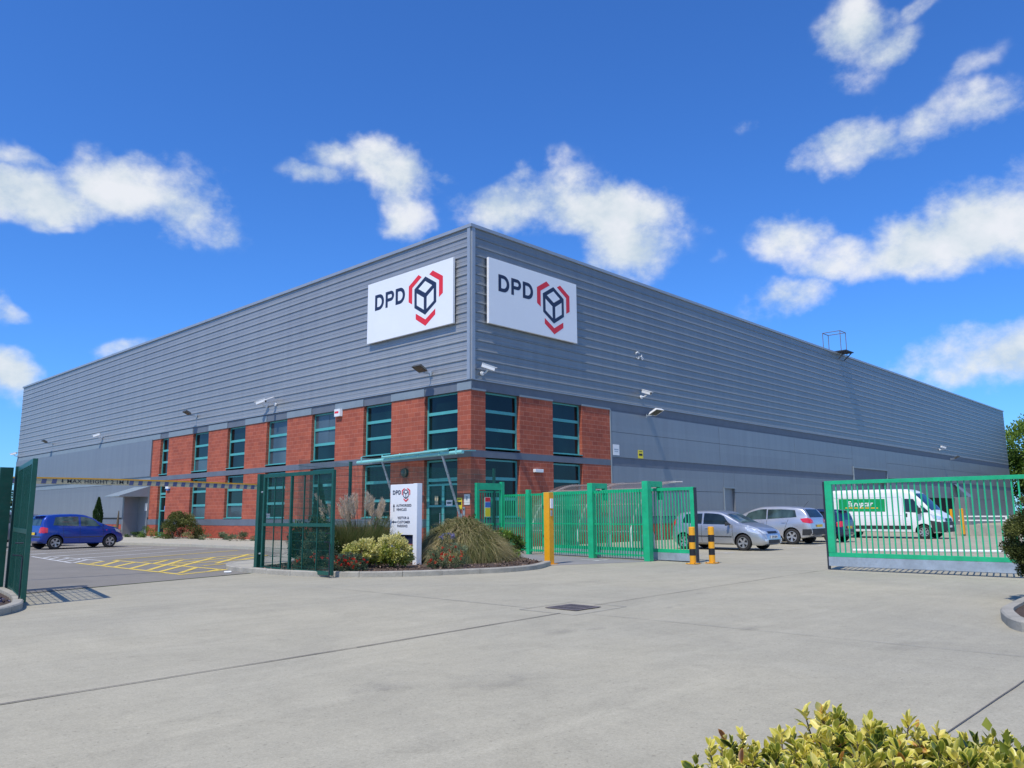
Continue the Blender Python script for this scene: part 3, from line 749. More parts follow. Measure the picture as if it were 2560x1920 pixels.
mb = MB(); mb.box(-.10, -.03, 1.1, 6.6, 9.6, 9.7); mb.box(-.10, -.03, 1.1, 6.6, 11.8, 11.9); mb.build('mounting_rail', 'galv', s1)
logo((-.22, 6.88, 9.32), (0, -1, 0), (0, 0, 1), 1., .004, s1)
s2 = empty('wall_sign', (3.75, -.2, 9.32), 'white DPD sign on the shaded right wall, right of the building corner', 'sign', 'large white signs either side of the corner')
mb = MB(); mb.box(.82, 6.72, -.22, -.10, 9.32, 12.20); mb.build('panel', 'white', s2, bevel=.01)
mb = MB(); mb.box(1.1, 6.4, -.10, -.03, 9.6, 9.7); mb.box(1.1, 6.4, -.10, -.03, 11.8, 11.9); mb.build('mounting_rail', 'galv', s2)
logo((.82, -.22, 9.32), (1, 0, 0), (0, 0, 1), 1., .004, s2)

# free-standing direction sign
ts = empty('direction_sign', (-8.1, -5.7, .12), 'white DPD direction sign standing in the planting bed, AUTHORISED VEHICLES ahead', 'sign')
y0, y1, zt = -6.50, -5.30, 2.235
mb = MB(); mb.box(-8.16, -8.02, y0 + .14, y1 - .02, .86, zt); mb.box(-8.18, -8.0, y0, y0 + .16, .0, zt + .01); mb.box(-8.15, -8.03, y1 - .07, y1, .0, zt - .01)
mb.build('panel', 'white', ts, bevel=.006)
mb = MB(); mb.box(-8.10, -8.06, y0 + .16, y1 - .07, .62, .86); mb.build('lower_panel', 'navy', ts)
fx = -8.187; A = (0, -1, 0); Z = (0, 0, 1)
logo((-8.163, y1 - .04, 1.72), A, Z, .158, .003, ts)
mb = MB()
for s, yy, zz, w in (('AUTHORISED', .29, 1.656, .655), ('VEHICLES', .29, 1.546, .45), ('VISITOR &', .35, 1.32, .50), ('CUSTOMER', .35, 1.206, .55), ('PARKING', .35, 1.10, .435)):
    add_text(mb, s, Vector((-8.1665, y1 - yy, zz - .032)), A, Z, .068, w, bold=.02)
def arrow(cy, cz, up):
    L_, h = .11, .045
    if up: p = [(-.014, -L_), (.014, -L_), (.014, .03), (h, .02), (0, L_), (-h, .02), (-.014, .03)]
    else: p = [(-L_, 0), (-.02, h), (-.03, .014), (L_, .014), (L_, -.014), (-.03, -.014), (-.02, -h)]
    mb.plane((-8.1665, y1 - cy, cz), A, Z, p[::-1])
arrow(.185, 1.60, True); arrow(.21, 1.206, False)
mb.build('lettering', 'navy', ts)
# ------------------------------------------------------------------ ground
def sheet(name, poly, z, mat, kind='structure'):
    mb = MB(); n = len(poly)
    if sum(poly[i][0] * poly[(i + 1) % n][1] - poly[(i + 1) % n][0] * poly[i][1] for i in range(n)) < 0: poly = poly[::-1]
    mb.add([(x, y, z) for x, y in poly], [tuple(range(n))]); return mb.build(name, mat, None, kind=kind)
sheet('ground', [(-900, -900), (1200, -900), (1200, 1200), (-900, 1200)], 0., 'grass')
sheet('concrete_yard', [(-70, -70), (130, -70), (130, 1.0), (-2, 1.0), (-4, -3), (-11.9, -4.8), (-14.5, -5.5), (-17.7, -6.4), (-24, -8), (-70, -20)], .004, 'conc')
sheet('car_park', [(-70, -19.9), (-24, -7.9), (-17.7, -6.3), (-14.5, -5.4), (-11.9, -4.7), (-4, -2.9), (-4, 80), (-70, 80)], .008, 'asph')
sheet('path', [(-5.6, -8.6), (-4.9, -8.9), (-2.2, -9.95), (-2.0, -9.6), (-1.0, -3.0), (-2.6, -2.4), (-4.2, -4.2)], .0085, 'path')
# pavement in front of the offices, raised behind its kerb
KP = [(-6.4, 62), (-6.3, 19.0), (-5.8, 16.0), (-5.3, 12.5), (-5.1, 8.0), (-5.9, 4.2), (-7.4, 1.6), (-9.5, -.6), (-10.9, -1.6), (-11.75, -3.0), (-12.0, -4.4)]
BEDK = [(-12.0, -4.4), (-11.95, -5.6), (-11.75, -6.8), (-11.3, -7.75), (-10.75, -8.35), (-10.0, -8.85), (-9.0, -9.25), (-7.8, -9.6), (-6.6, -9.45), (-5.3, -8.75)]
BEDB = [(-5.3, -8.75), (-4.6, -7.5), (-3.6, -6.1), (-2.8, -5.0), (-2.6, -3.6), (-2.5, -2.9)]
pv = MB(); pv.prism(KP + [(-10.6, -3.6), (-8.6, -2.0), (-6.0, -.9), (-2.5, -2.4), (-.02, -2.4), (-.02, 62)], .0, .118); pv.build('pavement', 'pave', None, kind='structure')
def smooth_line(pts, step=.3):
    """Catmull-Rom through the points, resampled"""
    P = [Vector((*p, 0)) for p in pts]; P = [P[0] * 2 - P[1]] + P + [P[-1] * 2 - P[-2]]; out = []
    for i in range(1, len(P) - 2):
        n = max(2, int((P[i + 1] - P[i]).length / step))
        for k in range(n):
            t = k / n; a, b, c, d = P[i - 1:i + 3]
            out.append(.5 * ((2 * b) + (c - a) * t + (2 * a - 5 * b + 4 * c - d) * t * t + (3 * b - a - 3 * c + d) * t ** 3))
    out.append(P[-2]); return out
def kerb(name, pts, w=.15, h=.125, stone=.915, side=1):
    """precast kerb stones laid along a line, each with a slightly different lie"""
    L = smooth_line(pts, .1); mb = MB(); acc = 0.; cur = [L[0]]
    def flush(c):
        if len(c) < 2: return
        hh = h + random.uniform(-.004, .005); n = len(c); vs = []
        for i, p in enumerate(c):
            d = (c[min(i + 1, n - 1)] - c[max(i - 1, 0)]).normalized(); q = Vector((-d.y, d.x, 0)) * side
            if i == 0: p = p + d * .005
            if i == n - 1: p = p - d * .005
            for o, z in ((0, 0), (0, hh - .02), (.02, hh), (w, hh), (w, 0)): vs.append(p + q * o + Vector((0, 0, z)))
        fs = [(i * 5 + k, i * 5 + k + 1, i * 5 + k + 6, i * 5 + k + 5) for i in range(n - 1) for k in range(4)]
        fs += [(0, 1, 2, 3, 4), tuple((n - 1) * 5 + k for k in (4, 3, 2, 1, 0))]; mb.add(vs, fs)
    for a, b in zip(L[:-1], L[1:]):
        acc += (b - a).length; cur.append(b)
        if acc >= stone: flush(cur); cur = [b]; acc = 0.
    flush(cur); return mb.build(name, 'kerb', None, kind='structure')
kerb('kerb', KP[1:], side=1); kerb('kerb', BEDK, side=1, h=.13); kerb('kerb', BEDB, w=.06, h=.09, side=1)
# soil of the main bed: uneven bark mulch
def soil(name, poly, z, amp=.03, step=.16, mat='soil'):
    xs = [p[0] for p in poly]; ys = [p[1] for p in poly]
    nx = int((max(xs) - min(xs)) / step) + 1; ny = int((max(ys) - min(ys)) / step) + 1
    def inside(x, y):
        c = False; j = len(poly) - 1
        for i in range(len(poly)):
            if (poly[i][1] > y) != (poly[j][1] > y) and x < (poly[j][0] - poly[i][0]) * (y - poly[i][1]) / (poly[j][1] - poly[i][1]) + poly[i][0]: c = not c
            j = i
        return c
    mb = MB(); bm = bmesh.new(); vs = [bm.verts.new((x, y, z)) for x, y in poly]; f = bm.faces.new(vs)
    bmesh.ops.triangulate(bm, faces=[f]); bmesh.ops.subdivide_edges(bm, edges=bm.edges[:], cuts=14, use_grid_fill=True)
    for v in bm.verts: v.co.z += random.uniform(-amp, amp) * .6
    mb.add([v.co[:] for v in bm.verts], [[v.index for v in f.verts] for f in bm.faces]); bm.verts.index_update()
    mb = MB(); mb.add([v.co[:] for v in bm.verts], [[v.index for v in f.verts] for f in bm.faces]); bm.free()
    o = mb.build(name, mat, None, kind='structure'); return o, inside
BED = BEDK + BEDB + [(-6.0, -.9), (-8.6, -2.0), (-10.6, -3.6)]
BEDI = [(-11.8, -4.5), (-11.75, -5.6), (-11.55, -6.75), (-11.15, -7.62), (-10.65, -8.2), (-9.95, -8.68), (-8.95, -9.08), (-7.8, -9.42), (-6.65, -9.28), (-5.4, -8.62), (-4.7, -7.45), (-3.7, -6.05), (-2.9, -4.95), (-2.7, -3.6), (-2.6, -2.95), (-6.0, -1.0), (-8.5, -2.1), (-10.5, -3.7)]
_, bed_in = soil('bed_soil', BEDI, .095)
# bark chips
V, F, T = [], [], []
P = []
while len(P) < 2600:
    x, y = random.uniform(-12, -2.6), random.uniform(-9.6, -1)
    if bed_in(x, y): P.append((x, y, .125))
P = np.array(P); D = RNG.normal(size=P.shape) * np.array([1, 1, .25])
V, F, T = leaves(P, D, RNG.uniform(.04, .09, len(P)), RNG.uniform(.03, .05, len(P)), RNG.uniform(0, 1, len(P)), .15)
M['chips'] = tinted('bark_chips', [(0, (.045, .028, .02)), (.6, (.14, .09, .06)), (1, (.28, .2, .15))], .9, 0)
np_mesh('bark_mulch', V, F, T, 'chips', kind='stuff')

# slab joints, following the bays of the yard
def strip(mb, pts, w, z=.0125, wob=.0):
    for (a, b) in zip(pts[:-1], pts[1:]):
        a = Vector((*a, 0)); b = Vector((*b, 0)); n = max(1, int((b - a).length / .5)); d = (b - a).normalized(); q = Vector((-d.y, d.x, 0))
        last = None
        for k in range(n + 1):
            p = a.lerp(b, k / n); j = random.uniform(-wob, wob); ww = w * random.uniform(.6, 1.3) / 2
            cur = (p + q * (j + ww), p + q * (j - ww))
            if last is not None: mb.quad((*last[1][:2], z), (*cur[1][:2], z), (*cur[0][:2], z), (*last[0][:2], z))
            last = cur
mb = MB(); strip(mb, [(-70, -16.5), (-20.2, -16.12), (-16.9, -16.0), (-13.2, -15.75)], .022, wob=.004); strip(mb, [(-40, -21.65), (80, -21.65)], .012, wob=.004)
strip(mb, [(-12.1, -15.5), (-5, -15.25), (-3.0, -15.2)], .014, wob=.006); mb.build('slab_joint', 'joint', None, kind='structure')
mb = MB(); strip(mb, [(-13.05, -9.3), (-13.0, -15.0)], .016, wob=.004); strip(mb, [(-13.25, -15.0), (-11.9, -14.95), (-11.95, -16.0), (-13.25, -16.05), (-13.25, -15.0)], .018, wob=.006)
strip(mb, [(-3.0, -15.2), (30, -15.0)], .014, wob=.004); strip(mb, [(-3.2, -9.9), (-3.0, -40)], .012, wob=.004); strip(mb, [(-13.0, -16.1), (-12.9, -21.6)], .010, wob=.004)
mb.build('slab_joint_worn', 'jointf', None, kind='structure')
# dark seam between asphalt and concrete
mb = MB(); strip(mb, [(-30, -9.5), (-24, -7.95), (-17.7, -6.35), (-14.5, -5.45), (-12.1, -4.8)], .03, .0125, .01); mb.build('surface_seam', 'joint', None, kind='structure')
# oil and rubber stains as thin worn patches
M['stain'] = None
def stain_mat():
    m, nt, out = new_mat('ground_stain'); L = nt.links
    tc = N(nt, 'ShaderNodeTexCoord'); n = N(nt, 'ShaderNodeTexNoise', i_Scale=2.2, i_Detail=6., i_Roughness=.7); L.new(tc.outputs['Object'], n.inputs['Vector'])
    a = N(nt, 'ShaderNodeAttribute', attribute_name='tint')
    mu = N(nt, 'ShaderNodeMath', operation='MULTIPLY'); r = ramp(nt, [(.42, (0, 0, 0)), (.66, (1, 1, 1))]); L.new(n.outputs['Fac'], r.inputs['Fac'])
    L.new(r.outputs['Color'], mu.inputs[0]); L.new(a.outputs['Fac'], mu.inputs[1])
    b = N(nt, 'ShaderNodeBsdfPrincipled', i_Roughness=.7); b.inputs['Base Color'].default_value = (.17, .165, .16, 1)
    t = N(nt, 'ShaderNodeBsdfTransparent'); mx = N(nt, 'ShaderNodeMixShader')
    L.new(mu.outputs[0], mx.inputs[0]); L.new(t.outputs[0], mx.inputs[1]); L.new(b.outputs[0], mx.inputs[2]); L.new(mx.outputs[0], out.inputs['Surface']); return m
M['stain'] = stain_mat()
Vs, Fs, Ts = [], [], []
for (x, y, rx, ry, k) in [(-17.2, -18.4, .8, .5, .5), (-18.0, -17.9, .4, .3, .45), (-14.6, -16.9, .35, .2, .7), (-14.1, -17.1, .2, .12, .8), (-15.2, -16.6, .25, .12, .6), (-11.6, -16.6, .2, .1, .8), (-11.2, -16.5, .14, .08, .8), (-9.5, -15.8, .15, .1, .7), (-12.8, -18.5, .3, .12, .6), (-15.5, -12.0, 1.2, .5, .25), (-9, -13, 1.6, .6, .25), (-13, -20.5, 1.0, .4, .3)]:
    o = len(Vs); Vs.append((x, y, .0165)); Ts.append(k * .5); n = 18
    for j in range(n):
        t = 2 * pi * j / n; rr = random.uniform(.75, 1.2); Vs.append((x + rx * rr * cos(t), y + ry * rr * sin(t), .0165)); Ts.append(0.)
    Fs += [(o, o + 1 + j, o + 1 + (j + 1) % n) for j in range(n)]
np_mesh('ground_stain', Vs, Fs, Ts, 'stain', kind='structure')

# drain gully with iron grating
o = empty('drain_grating', (-12.55, -15.45, .01), 'cast iron drain grating set in the concrete near the middle of the yard', 'drain')
mb = MB(); mb.box(-12.84, -12.28, -15.74, -15.18, .0118, .0125, 0); mb.build('pit', 'dark', o)
mb = MB(); x0, x1, y0, y1 = -12.86, -12.26, -15.76, -15.16
mb.box(x0, x1, y0, y0 + .045, .013, .02); mb.box(x0, x1, y1 - .045, y1, .013, .02); mb.box(x0, x0 + .045, y0 + .045, y1 - .045, .013, .02); mb.box(x1 - .045, x1, y0 + .045, y1 - .045, .013, .02)
for k in range(1, 12): mb.box(x0 + .045, x1 - .045, y0 + k * .0485, y0 + k * .0485 + .02, .013, .018)
mb.box(x0 + .28, x0 + .32, y0 + .045, y1 - .045, .0135, .0195); mb.build('grate', 'rust', o)

# painted markings
mb = MB()
def line(mb, a, b, w=.10, z=.0125, mi=0):
    a = Vector((*a, 0)); b = Vector((*b, 0)); d = (b - a).normalized(); q = Vector((-d.y, d.x, 0)) * w / 2
    mb.quad(*[(v.x, v.y, z) for v in (a - q, b - q, b + q, a + q)], mi=mi)
for (xa, ya), (xb, yb) in (((-12.0, 6.45), (-6.0, 9.9)), ((-12.1, 8.8), (-6.3, 12.2)), ((-12.1, 11.2), (-6.5, 14.3)), ((-12.0, 13.6), (-6.7, 16.3)), ((-12.1, 16.0), (-6.9, 18.6)), ((-12.2, 18.4), (-7.1, 20.9))):
    line(mb, (xa, ya), (xb, yb), .11); line(mb, (xa - .35, ya - .2), (xa + .3, ya + .16), .2, .0135)
for (xa, ya), (xb, yb) in (((-13.3, 3.7), (-12.4, 5.2)), ((-13.3, 4.6), (-12.3, 6.0)), ((-13.2, 5.6), (-12.4, 6.9)), ((-13.15, 6.6), (-12.5, 7.7)), ((-13.0, 7.6), (-12.5, 8.5)), ((-13.4, 3.6), (-12.9, 9.2)), ((-12.3, 4.2), (-12.4, 7.4))):
    line(mb, (xa, ya), (xb, yb), .09, .0125 if xa != -13.4 else .0137)
for x, y in ((3.6, -9.3), (6.1, -9.4), (8.7, -9.4), (11.2, -9.4), (14., -9.4), (16.6, -9.4), (19.4, -9.4), (1.4, -9.3), (-2.6, -8.4)):
    line(mb, (x - .35, y), (x + .35, y), .1, .0125); line(mb, (x - .05, y - .05), (x - .05, y + .75), .1, .0135)
mb.build('parking_line', 'linew', None, kind='structure')
mb = MB()
for i, ((xa, ya), (xb, yb)) in enumerate((((-13.3, 3.4), (-13.35, -3.9)), ((-13.4, -3.9), (-11.7, -3.05)), ((-11.85, -3.1), (-12.0, 4.1)), ((-13.15, 2.7), (-12.4, 3.8)), ((-13.25, 1.5), (-11.95, 3.7)),
        ((-13.3, .5), (-12.05, 2.3)), ((-13.35, -.7), (-12.0, 1.3)), ((-13.2, -1.6), (-10.5, 2.4)), ((-13.3, -2.5), (-9.0, 3.2)), ((-13.15, -3.35), (-11.9, -1.6)), ((-12.5, -3.5), (-11.85, -2.8)), ((-10.7, -.3), (-7.2, 4.2)),
        ((-10.5, 2.4), (-7.0, 4.1)), ((-11.7, 2.5), (-10.1, 3.2)), ((-11.9, .5), (-7.5, 3.2)), ((-11.9, .1), (-8.7, 1.1)), ((-11.5, -1.1), (-9.3, -.2)), ((-11.8, 4.4), (-5.9, 7.5)), ((-11.9, 1.2), (-10.9, 2.6)), ((-9.2, 1.0), (-7.2, 2.9)))):
    line(mb, (xa, ya), (xb, yb), .14, .0125 + .0002 * i)
mb.build('hatched_marking', 'liney', None, kind='structure')
o = None
mb = MB(); mb.add([(-11.6, -3.75, .012), (-11.45, -3.9, .012), (-11.35, -3.72, .05), (-11.5, -3.62, .03)], [(0, 1, 2, 3)])
mb.tube([(-12.45, -4.25, .03), (-12.30, -4.33, .035)], .03, 6)
o = mb.build('litter_paper', 'whitep', None, loc=(-12.4, -4.2, .02)); tag(o, 'scrap of white litter lying at the edge of the asphalt by the hatched bay', 'litter')

# ------------------------------------------------------------------ dark green mesh gates and fence
def weld(mb, p, q, z0, z1, pitch=.05, hp=.2, r=.0068, mi=0, off=0.):
    """welded mesh: square wires, upright and horizontal"""
    p = Vector((*p, 0)); q = Vector((*q, 0)); d = (q - p); Ln = d.length; d.normalize(); s = Vector((-d.y, d.x, 0))
    n = int(Ln / pitch)
    for k in range(1, n):
        c = p + d * (k * pitch); a, b = d * r / 2, s * r / 2
        vs = []
        for z in (z0, z1):
            for u, v in ((-1, -1), (1, -1), (1, 1), (-1, 1)): w = c + a * u + b * v; vs.append((w.x, w.y, z))
        mb.add(vs, [(0, 1, 5, 4), (1, 2, 6, 5), (2, 3, 7, 6), (3, 0, 4, 7)], mi)
    z = z0 + hp / 2
    while z < z1: mb.bar((p.x + s.x * r, p.y + s.y * r, z), (q.x + s.x * r, q.y + s.y * r, z), r * 1.2, r * 1.2, mi); z += hp
def mesh_gate(name, hinge, free, zt, label, mids=(.42,), midz=1.18, flip=1):
    o = empty(name, (hinge[0], hinge[1], 0), label, 'gate', 'dark green mesh gate leaves')
    H = Vector((*hinge, 0)); Fv = Vector((*free, 0)); d = (Fv - H).normalized(); s = Vector((-d.y, d.x, 0))
    post = MB(); c = H - d * .19; post.prism([tuple((c + d * a + s * b)[:2]) for a, b in ((-.07, -.07), (.07, -.07), (.07, .07), (-.07, .07))], 0, zt + .02)
    post.prism([tuple((c + d * a + s * b)[:2]) for a, b in ((-.12, -.12), (.12, -.12), (.12, .12), (-.12, .12))], 0, .02)
    post.build('hinge_post', 'gpost', o)
    fr = MB(); w = .075
    fr.bar(H + d * w / 2 + Vector((0, 0, .06)), H + d * w / 2 + Vector((0, 0, zt)), w, w, up=tuple(s)); fr.bar(Fv - d * w / 2 + Vector((0, 0, .06)), Fv - d * w / 2 + Vector((0, 0, zt)), w, w, up=tuple(s))
    def rail(z, hh): fr.bar(H + d * w + Vector((0, 0, z)), Fv - d * w + Vector((0, 0, z)), w * .96, hh)
    rail(zt - .045, .09); rail(midz, .08); rail(.10, .08)
    Ln = (Fv - H).length; m = H + d * Ln * mids[0]
    fr.bar(m + Vector((0, 0, .14)), m + Vector((0, 0, midz - .04)), w * .9, w * .9, up=tuple(s)); fr.bar(m + Vector((0, 0, midz + .04)), m + Vector((0, 0, zt - .09)), w * .9, w * .9, up=tuple(s))
    for t in (.17, .29, .60, .79):
        m = H + d * Ln * t; fr.bar(m + Vector((0, 0, .14)), m + Vector((0, 0, midz - .04)), .022, .03, up=tuple(s)); fr.bar(m + Vector((0, 0, midz + .04)), m + Vector((0, 0, zt - .09)), .022, .03, up=tuple(s))
    fr.build('frame', 'gdark', o, bevel=.004)
    ms = MB(); weld(ms, tuple((H + s * .03 * flip)[:2]), tuple((Fv + s * .03 * flip)[:2]), .1, zt - .05); ms.build('mesh_infill', 'gdark', o)
    hg = MB()
    for z in (.45, zt - .45): hg.tube([H - d * .12 + Vector((0, 0, z)), H + d * .02 + Vector((0, 0, z))], .025, 8)
    hg.build('hinge', 'galv', o)
    bo = MB(); b = Fv - d * .04 - s * .06; bo.tube([b + Vector((0, 0, .02)), b + Vector((0, 0, .78)), b + Vector((0, 0, .80)) - s * .02, b - s * .14 + Vector((0, 0, .81))], .012, 6)
    bo.tube([b + Vector((0, 0, 1.0)), b - s * .12 + Vector((0, 0, 1.0))], .012, 6); bo.build('drop_bolt', 'steel_dk', o)
    return o
mesh_gate('mesh_gate', (-11.6, -4.52), (-11.6, -7.66), 2.45, 'open dark green mesh gate leaf standing before the planting bed')
lg = mesh_gate('mesh_gate', (-17.50, -5.75), (-18.05, -8.58), 2.37, 'dark green mesh gate leaf at the left edge, seen nearly edge-on', flip=-1)
for c in lg.children:
    if c.name.startswith('drop_bolt'): pass
# 3 m mesh fence behind the planting
fo = empty('mesh_fence', (-11.6, -4.2, 0), 'tall thin dark green mesh fence behind the planting bed, below the offices', 'fence', 'dark green mesh fences')
FP = [(-9.9, -3.3), (-7.62, -2.6), (-4.5, -2.7), (-1.45, -2.75)]
mb = MB()
for a, b in zip(FP[:-1], FP[1:]): weld(mb, a, b, .1, 2.98, r=.0065)
mb.build('mesh_panel', 'gdark', fo)
for i, (x, y) in enumerate(FP):
    if i in (0, 2): continue
    mb = MB(); mb.box(x - .04, x + .04, y - .04, y + .04, 0, 3.02 if i != 0 else 2.95); mb.box(x - .045, x + .045, y - .045, y + .045, 3.02 if i else 2.95, 3.04 if i else 2.97); mb.build('post', 'gpost', fo)
fo = empty('mesh_fence', (-18.1, -5.3, 0), 'dark green mesh fence running off the left edge of the picture', 'fence', 'dark green mesh fences')
mb = MB(); weld(mb, (-17.75, -5.6), (-24.1, -7.3), .1, 2.34); mb.build('mesh_panel', 'gdark', fo)
for k in range(3):
    x, y = -17.72 - k * 2.7, -5.62 - k * .72; mb = MB(); w_ = .11 if k == 0 else .06; mb.box(x - w_, x + w_, y - w_, y + w_, 0, 2.36); mb.build('post', 'gpost', fo)

# height barrier
o = empty('height_barrier', (-10.75, -2.9, 0), 'yellow and blue chequered height barrier beam marked MAX HEIGHT across the car park entrance', 'height barrier')
bz0, bz1 = 2.11, 2.235; X0, X1 = -10.75, -19.6; Y = -2.9
mb = MB(); mb.box(X0 - .07, X0 + .07, Y - .07, Y + .07, .0, 2.30); mb.box(X0 - .14, X0 + .14, Y - .14, Y + .14, .0, .03); mb.build('post', 'yellow', o)
mb = MB(); mb.box(X0 - .10, X0 + .10, Y - .10, Y - .075, 1.30, 1.50); mb.box(X0 - .2, X0 + .2, Y - .11, Y - .10, 1.34, 1.46); mb.build('lock_box', 'camw', o)
mb = MB(); mb.box(X1 - .07, X1 + .07, Y - .07, Y + .07, .0, 2.30); mb.build('post', 'yellow', o)
mb = MB(); nseg = 24
def bow(t): return .05 * sin(pi * t)
for k in range(nseg):
    a, b = k / nseg, (k + 1) / nseg; xa, xb = X0 + (X1 - X0) * a, X0 + (X1 - X0) * b; za, zb = bow(a), bow(b)
    vs = [(x, y, z + dz) for x, dz in ((xa, za), (xb, zb)) for y, z in ((Y - .14, bz0), (Y - .08, bz0), (Y - .08, bz1), (Y - .14, bz1))]
    mb.add(vs, [(0, 1, 5, 4), (1, 2, 6, 5), (2, 3, 7, 6), (3, 0, 4, 7)])
bm_ = mb.build('beam', 'cream', o)
mb = MB()
for k in range(nseg): a, b = k / nseg, (k + 1) / nseg; mb.bar((X0 + (X1 - X0) * a, Y - .11, bz1 + .012 + bow(a)), (X0 + (X1 - X0) * b, Y - .11, bz1 + .012 + bow(b)), .075, .03)
mb.build('top_edge', 'yellow', bm_)
mb = MB(); x = X0 - .12; k = 0
while x > X1 + .2:
    if not (-15.95 < x < -14.38):
        t = (x - X0) / (X1 - X0); z = bow(t)
        mb.quad((x - .10, Y - .1415, bz0 + .012 + z), (x, Y - .1415, bz0 + .012 + z), (x + .02, Y - .1415, bz1 - .012 + z), (x - .08, Y - .1415, bz1 - .012 + z))
        mb.quad((x, Y - .079, bz0 + .012 + z), (x - .10, Y - .079, bz0 + .012 + z), (x - .08, Y - .079, bz1 - .012 + z), (x + .02, Y - .079, bz1 - .012 + z))
    x -= .215
mb.build('chequer', 'blueband', bm_)
mb = MB(); zt = bz0 + bow(.5) + .03; add_text(mb, 'MAX HEIGHT 2.1M', (-15.8, Y - .1425, zt), (1, 0, 0), (0, 0, 1), .085, 1.26, bold=.01)
for x in (-15.9, -14.44): mb.plane((x, Y - .1425, zt), (1, 0, 0), (0, 0, 1), [(0, 0), (.03, .03), (.015, .03), (.015, .085), (-.015, .085), (-.015, .03), (-.03, .03)])
mb.build('lettering', 'steel_dk', bm_)

# ------------------------------------------------------------------ bright green bar fences and sliding gates
def bars(mb, p, q, z0, z1, pitch=.110, w=.026, mi=0):
    p = Vector((*p, 0)); q = Vector((*q, 0)); d = q - p; n = max(1, round(d.length / pitch))
    for k in range(n + 1):
        c = p + d * (k / n); mb.box(c.x - w / 2, c.x + w / 2, c.y - w / 2, c.y + w / 2, z0, z1, mi)
def lerp2(a, b, t): return (a[0] + (b[0] - a[0]) * t, a[1] + (b[1] - a[1]) * t)
A0, A1 = (-.98, -2.75), (-2.12, -9.80)
pf = empty('bar_fence', (-1.5, -6.2, 0), 'bright green upright bar fence running in front of the cycle shelter', 'fence')
PT = {'s': 0., 'a': .21, 'b': .665, 'c': 1.}
for i, (t0, t1) in enumerate(((.0, .21), (.21, .665), (.665, 1.))):
    p, q = lerp2(A0, A1, t0 + .012), lerp2(A0, A1, t1 - .012)
    mb = MB(); bars(mb, p, q, .10, 2.10)
    for z, h in ((2.06, .07), (1.07, .035), (.16, .05)): mb.bar((p[0] + .03, p[1], z), (q[0] + .03, q[1], z), .03, h)
    mb.build('bar_panel', 'gbright', pf)
for t, h, w in ((.21, 2.24, .15), (.665, 2.36, .20), (1., 2.34, .20)):
    c = lerp2(A0, A1, t); mb = MB(); mb.box(c[0] - w / 2, c[0] + w / 2, c[1] - w / 2, c[1] + w / 2, 0, h)
    if h > 2.3:
        mb.box(c[0] + w / 2, c[0] + .75, c[1] - .07, c[1] + .07, h - .17, h); mb.box(c[0] + .62, c[0] + .75, c[1] - .07, c[1] + .07, h - .55, h - .17)
    mb.build('post', 'gbright', pf, bevel=.006)
# pedestrian gate
pg = empty('pedestrian_gate', (-1.7, -2.75, 0), 'bright green pedestrian gate with a safety notice, beside the brick corner', 'gate')
mb = MB(); x0, x1, y = -2.32, -1.05, -2.75
mb.box(x0 - .06, x0 + .06, y - .06, y + .06, 0, 2.5); mb.box(x1 - .07, x1 + .07, y - .07, y + .07, 0, 2.56); mb.box(x0 + .06, x1 - .07, y - .05, y + .05, 2.26, 2.5); mb.build('frame', 'gbright', pg)
mb = MB(); bars(mb, (x0 + .12, y), (x1 - .13, y), .12, 2.22, .125); mb.box(x0 + .07, x1 - .08, y - .018, y + .018, 2.16, 2.22); mb.box(x0 + .07, x1 - .08, y - .02, y + .02, 1.0, 1.08); mb.box(x0 + .07, x1 - .08, y - .02, y + .02, .12, .2); mb.build('bar_panel', 'gbright', pg)
sg = MB(); sg.box(x0 + .36, x0 + .64, y - .045, y - .035, 1.30, 2.0); sgo = sg.build('safety_notice', 'whitep', pg)
for za, zb, m_ in ((1.31, 1.62, 'signy'), (1.64, 1.82, 'signb'), (1.84, 1.99, 'red')):
    b = MB(); b.box(x0 + .37, x0 + .63, y - .048, y - .0455, za, zb); b.build('printed_band', m_, sgo)
# sliding gate leaf parked behind the fence; its end shows right of the last post
def slide(name, p, q, z0, z1, label, pitch, ew=.17, sup=True):
    o = empty(name, (q[0], q[1], 0), label, 'gate', 'bright green sliding gates'); d = (Vector((*q, 0)) - Vector((*p, 0))).normalized()
    mb = MB(); P3 = lambda c, z: (c[0], c[1], z); e = lerp2(p, q, 1)
    mb.bar(P3(p, z1 - .045), P3(q, z1 - .045), .10, .09); mb.bar(P3(p, z0 + .27), P3(q, z0 + .27), .10, .10)
    qq = (q[0] - d.x * ew / 2, q[1] - d.y * ew / 2); mb.box(qq[0] - .055, qq[0] + .055, qq[1] - ew / 2, qq[1] + ew / 2, z0 + .32, z1 - .09)
    pp = (p[0] + d.x * ew / 2, p[1] + d.y * ew / 2); mb.box(pp[0] - .055, pp[0] + .055, pp[1] - ew / 2, pp[1] + ew / 2, z0 + .32, z1 - .09)
    mb.build('frame', 'gbright', o, bevel=.004)
    mb = MB(); bars(mb, (p[0] + d.x * (ew + .1), p[1] + d.y * (ew + .1)), (q[0] - d.x * (ew + .1), q[1] - d.y * (ew + .1)), z0 + .32, z1 - .09, pitch, .028); mb.build('bar_panel', 'gbright', o)
    mb = MB(); mb.bar(P3(p, z0 + .11), P3(q, z0 + .11), .14, .215); mb.build('running_beam', 'galv', o)
    mb = MB(); s_ = Vector((-d.y, d.x, 0)); mb.box(q[0] - .05 + d.x * .03, q[0] + .05 + d.x * .03, q[1] - .02 + d.y * .03, q[1] + .02 + d.y * .03, .02 if sup else z0, z1 - .02); mb.build('buffer_strip', 'steel_dk', o)
    return o
slide('sliding_gate', (-.95, -4.7), (-1.78, -11.20), .03, 2.14, 'bright green sliding gate leaf ending behind the pair of striped bollards', .115, .13, False)
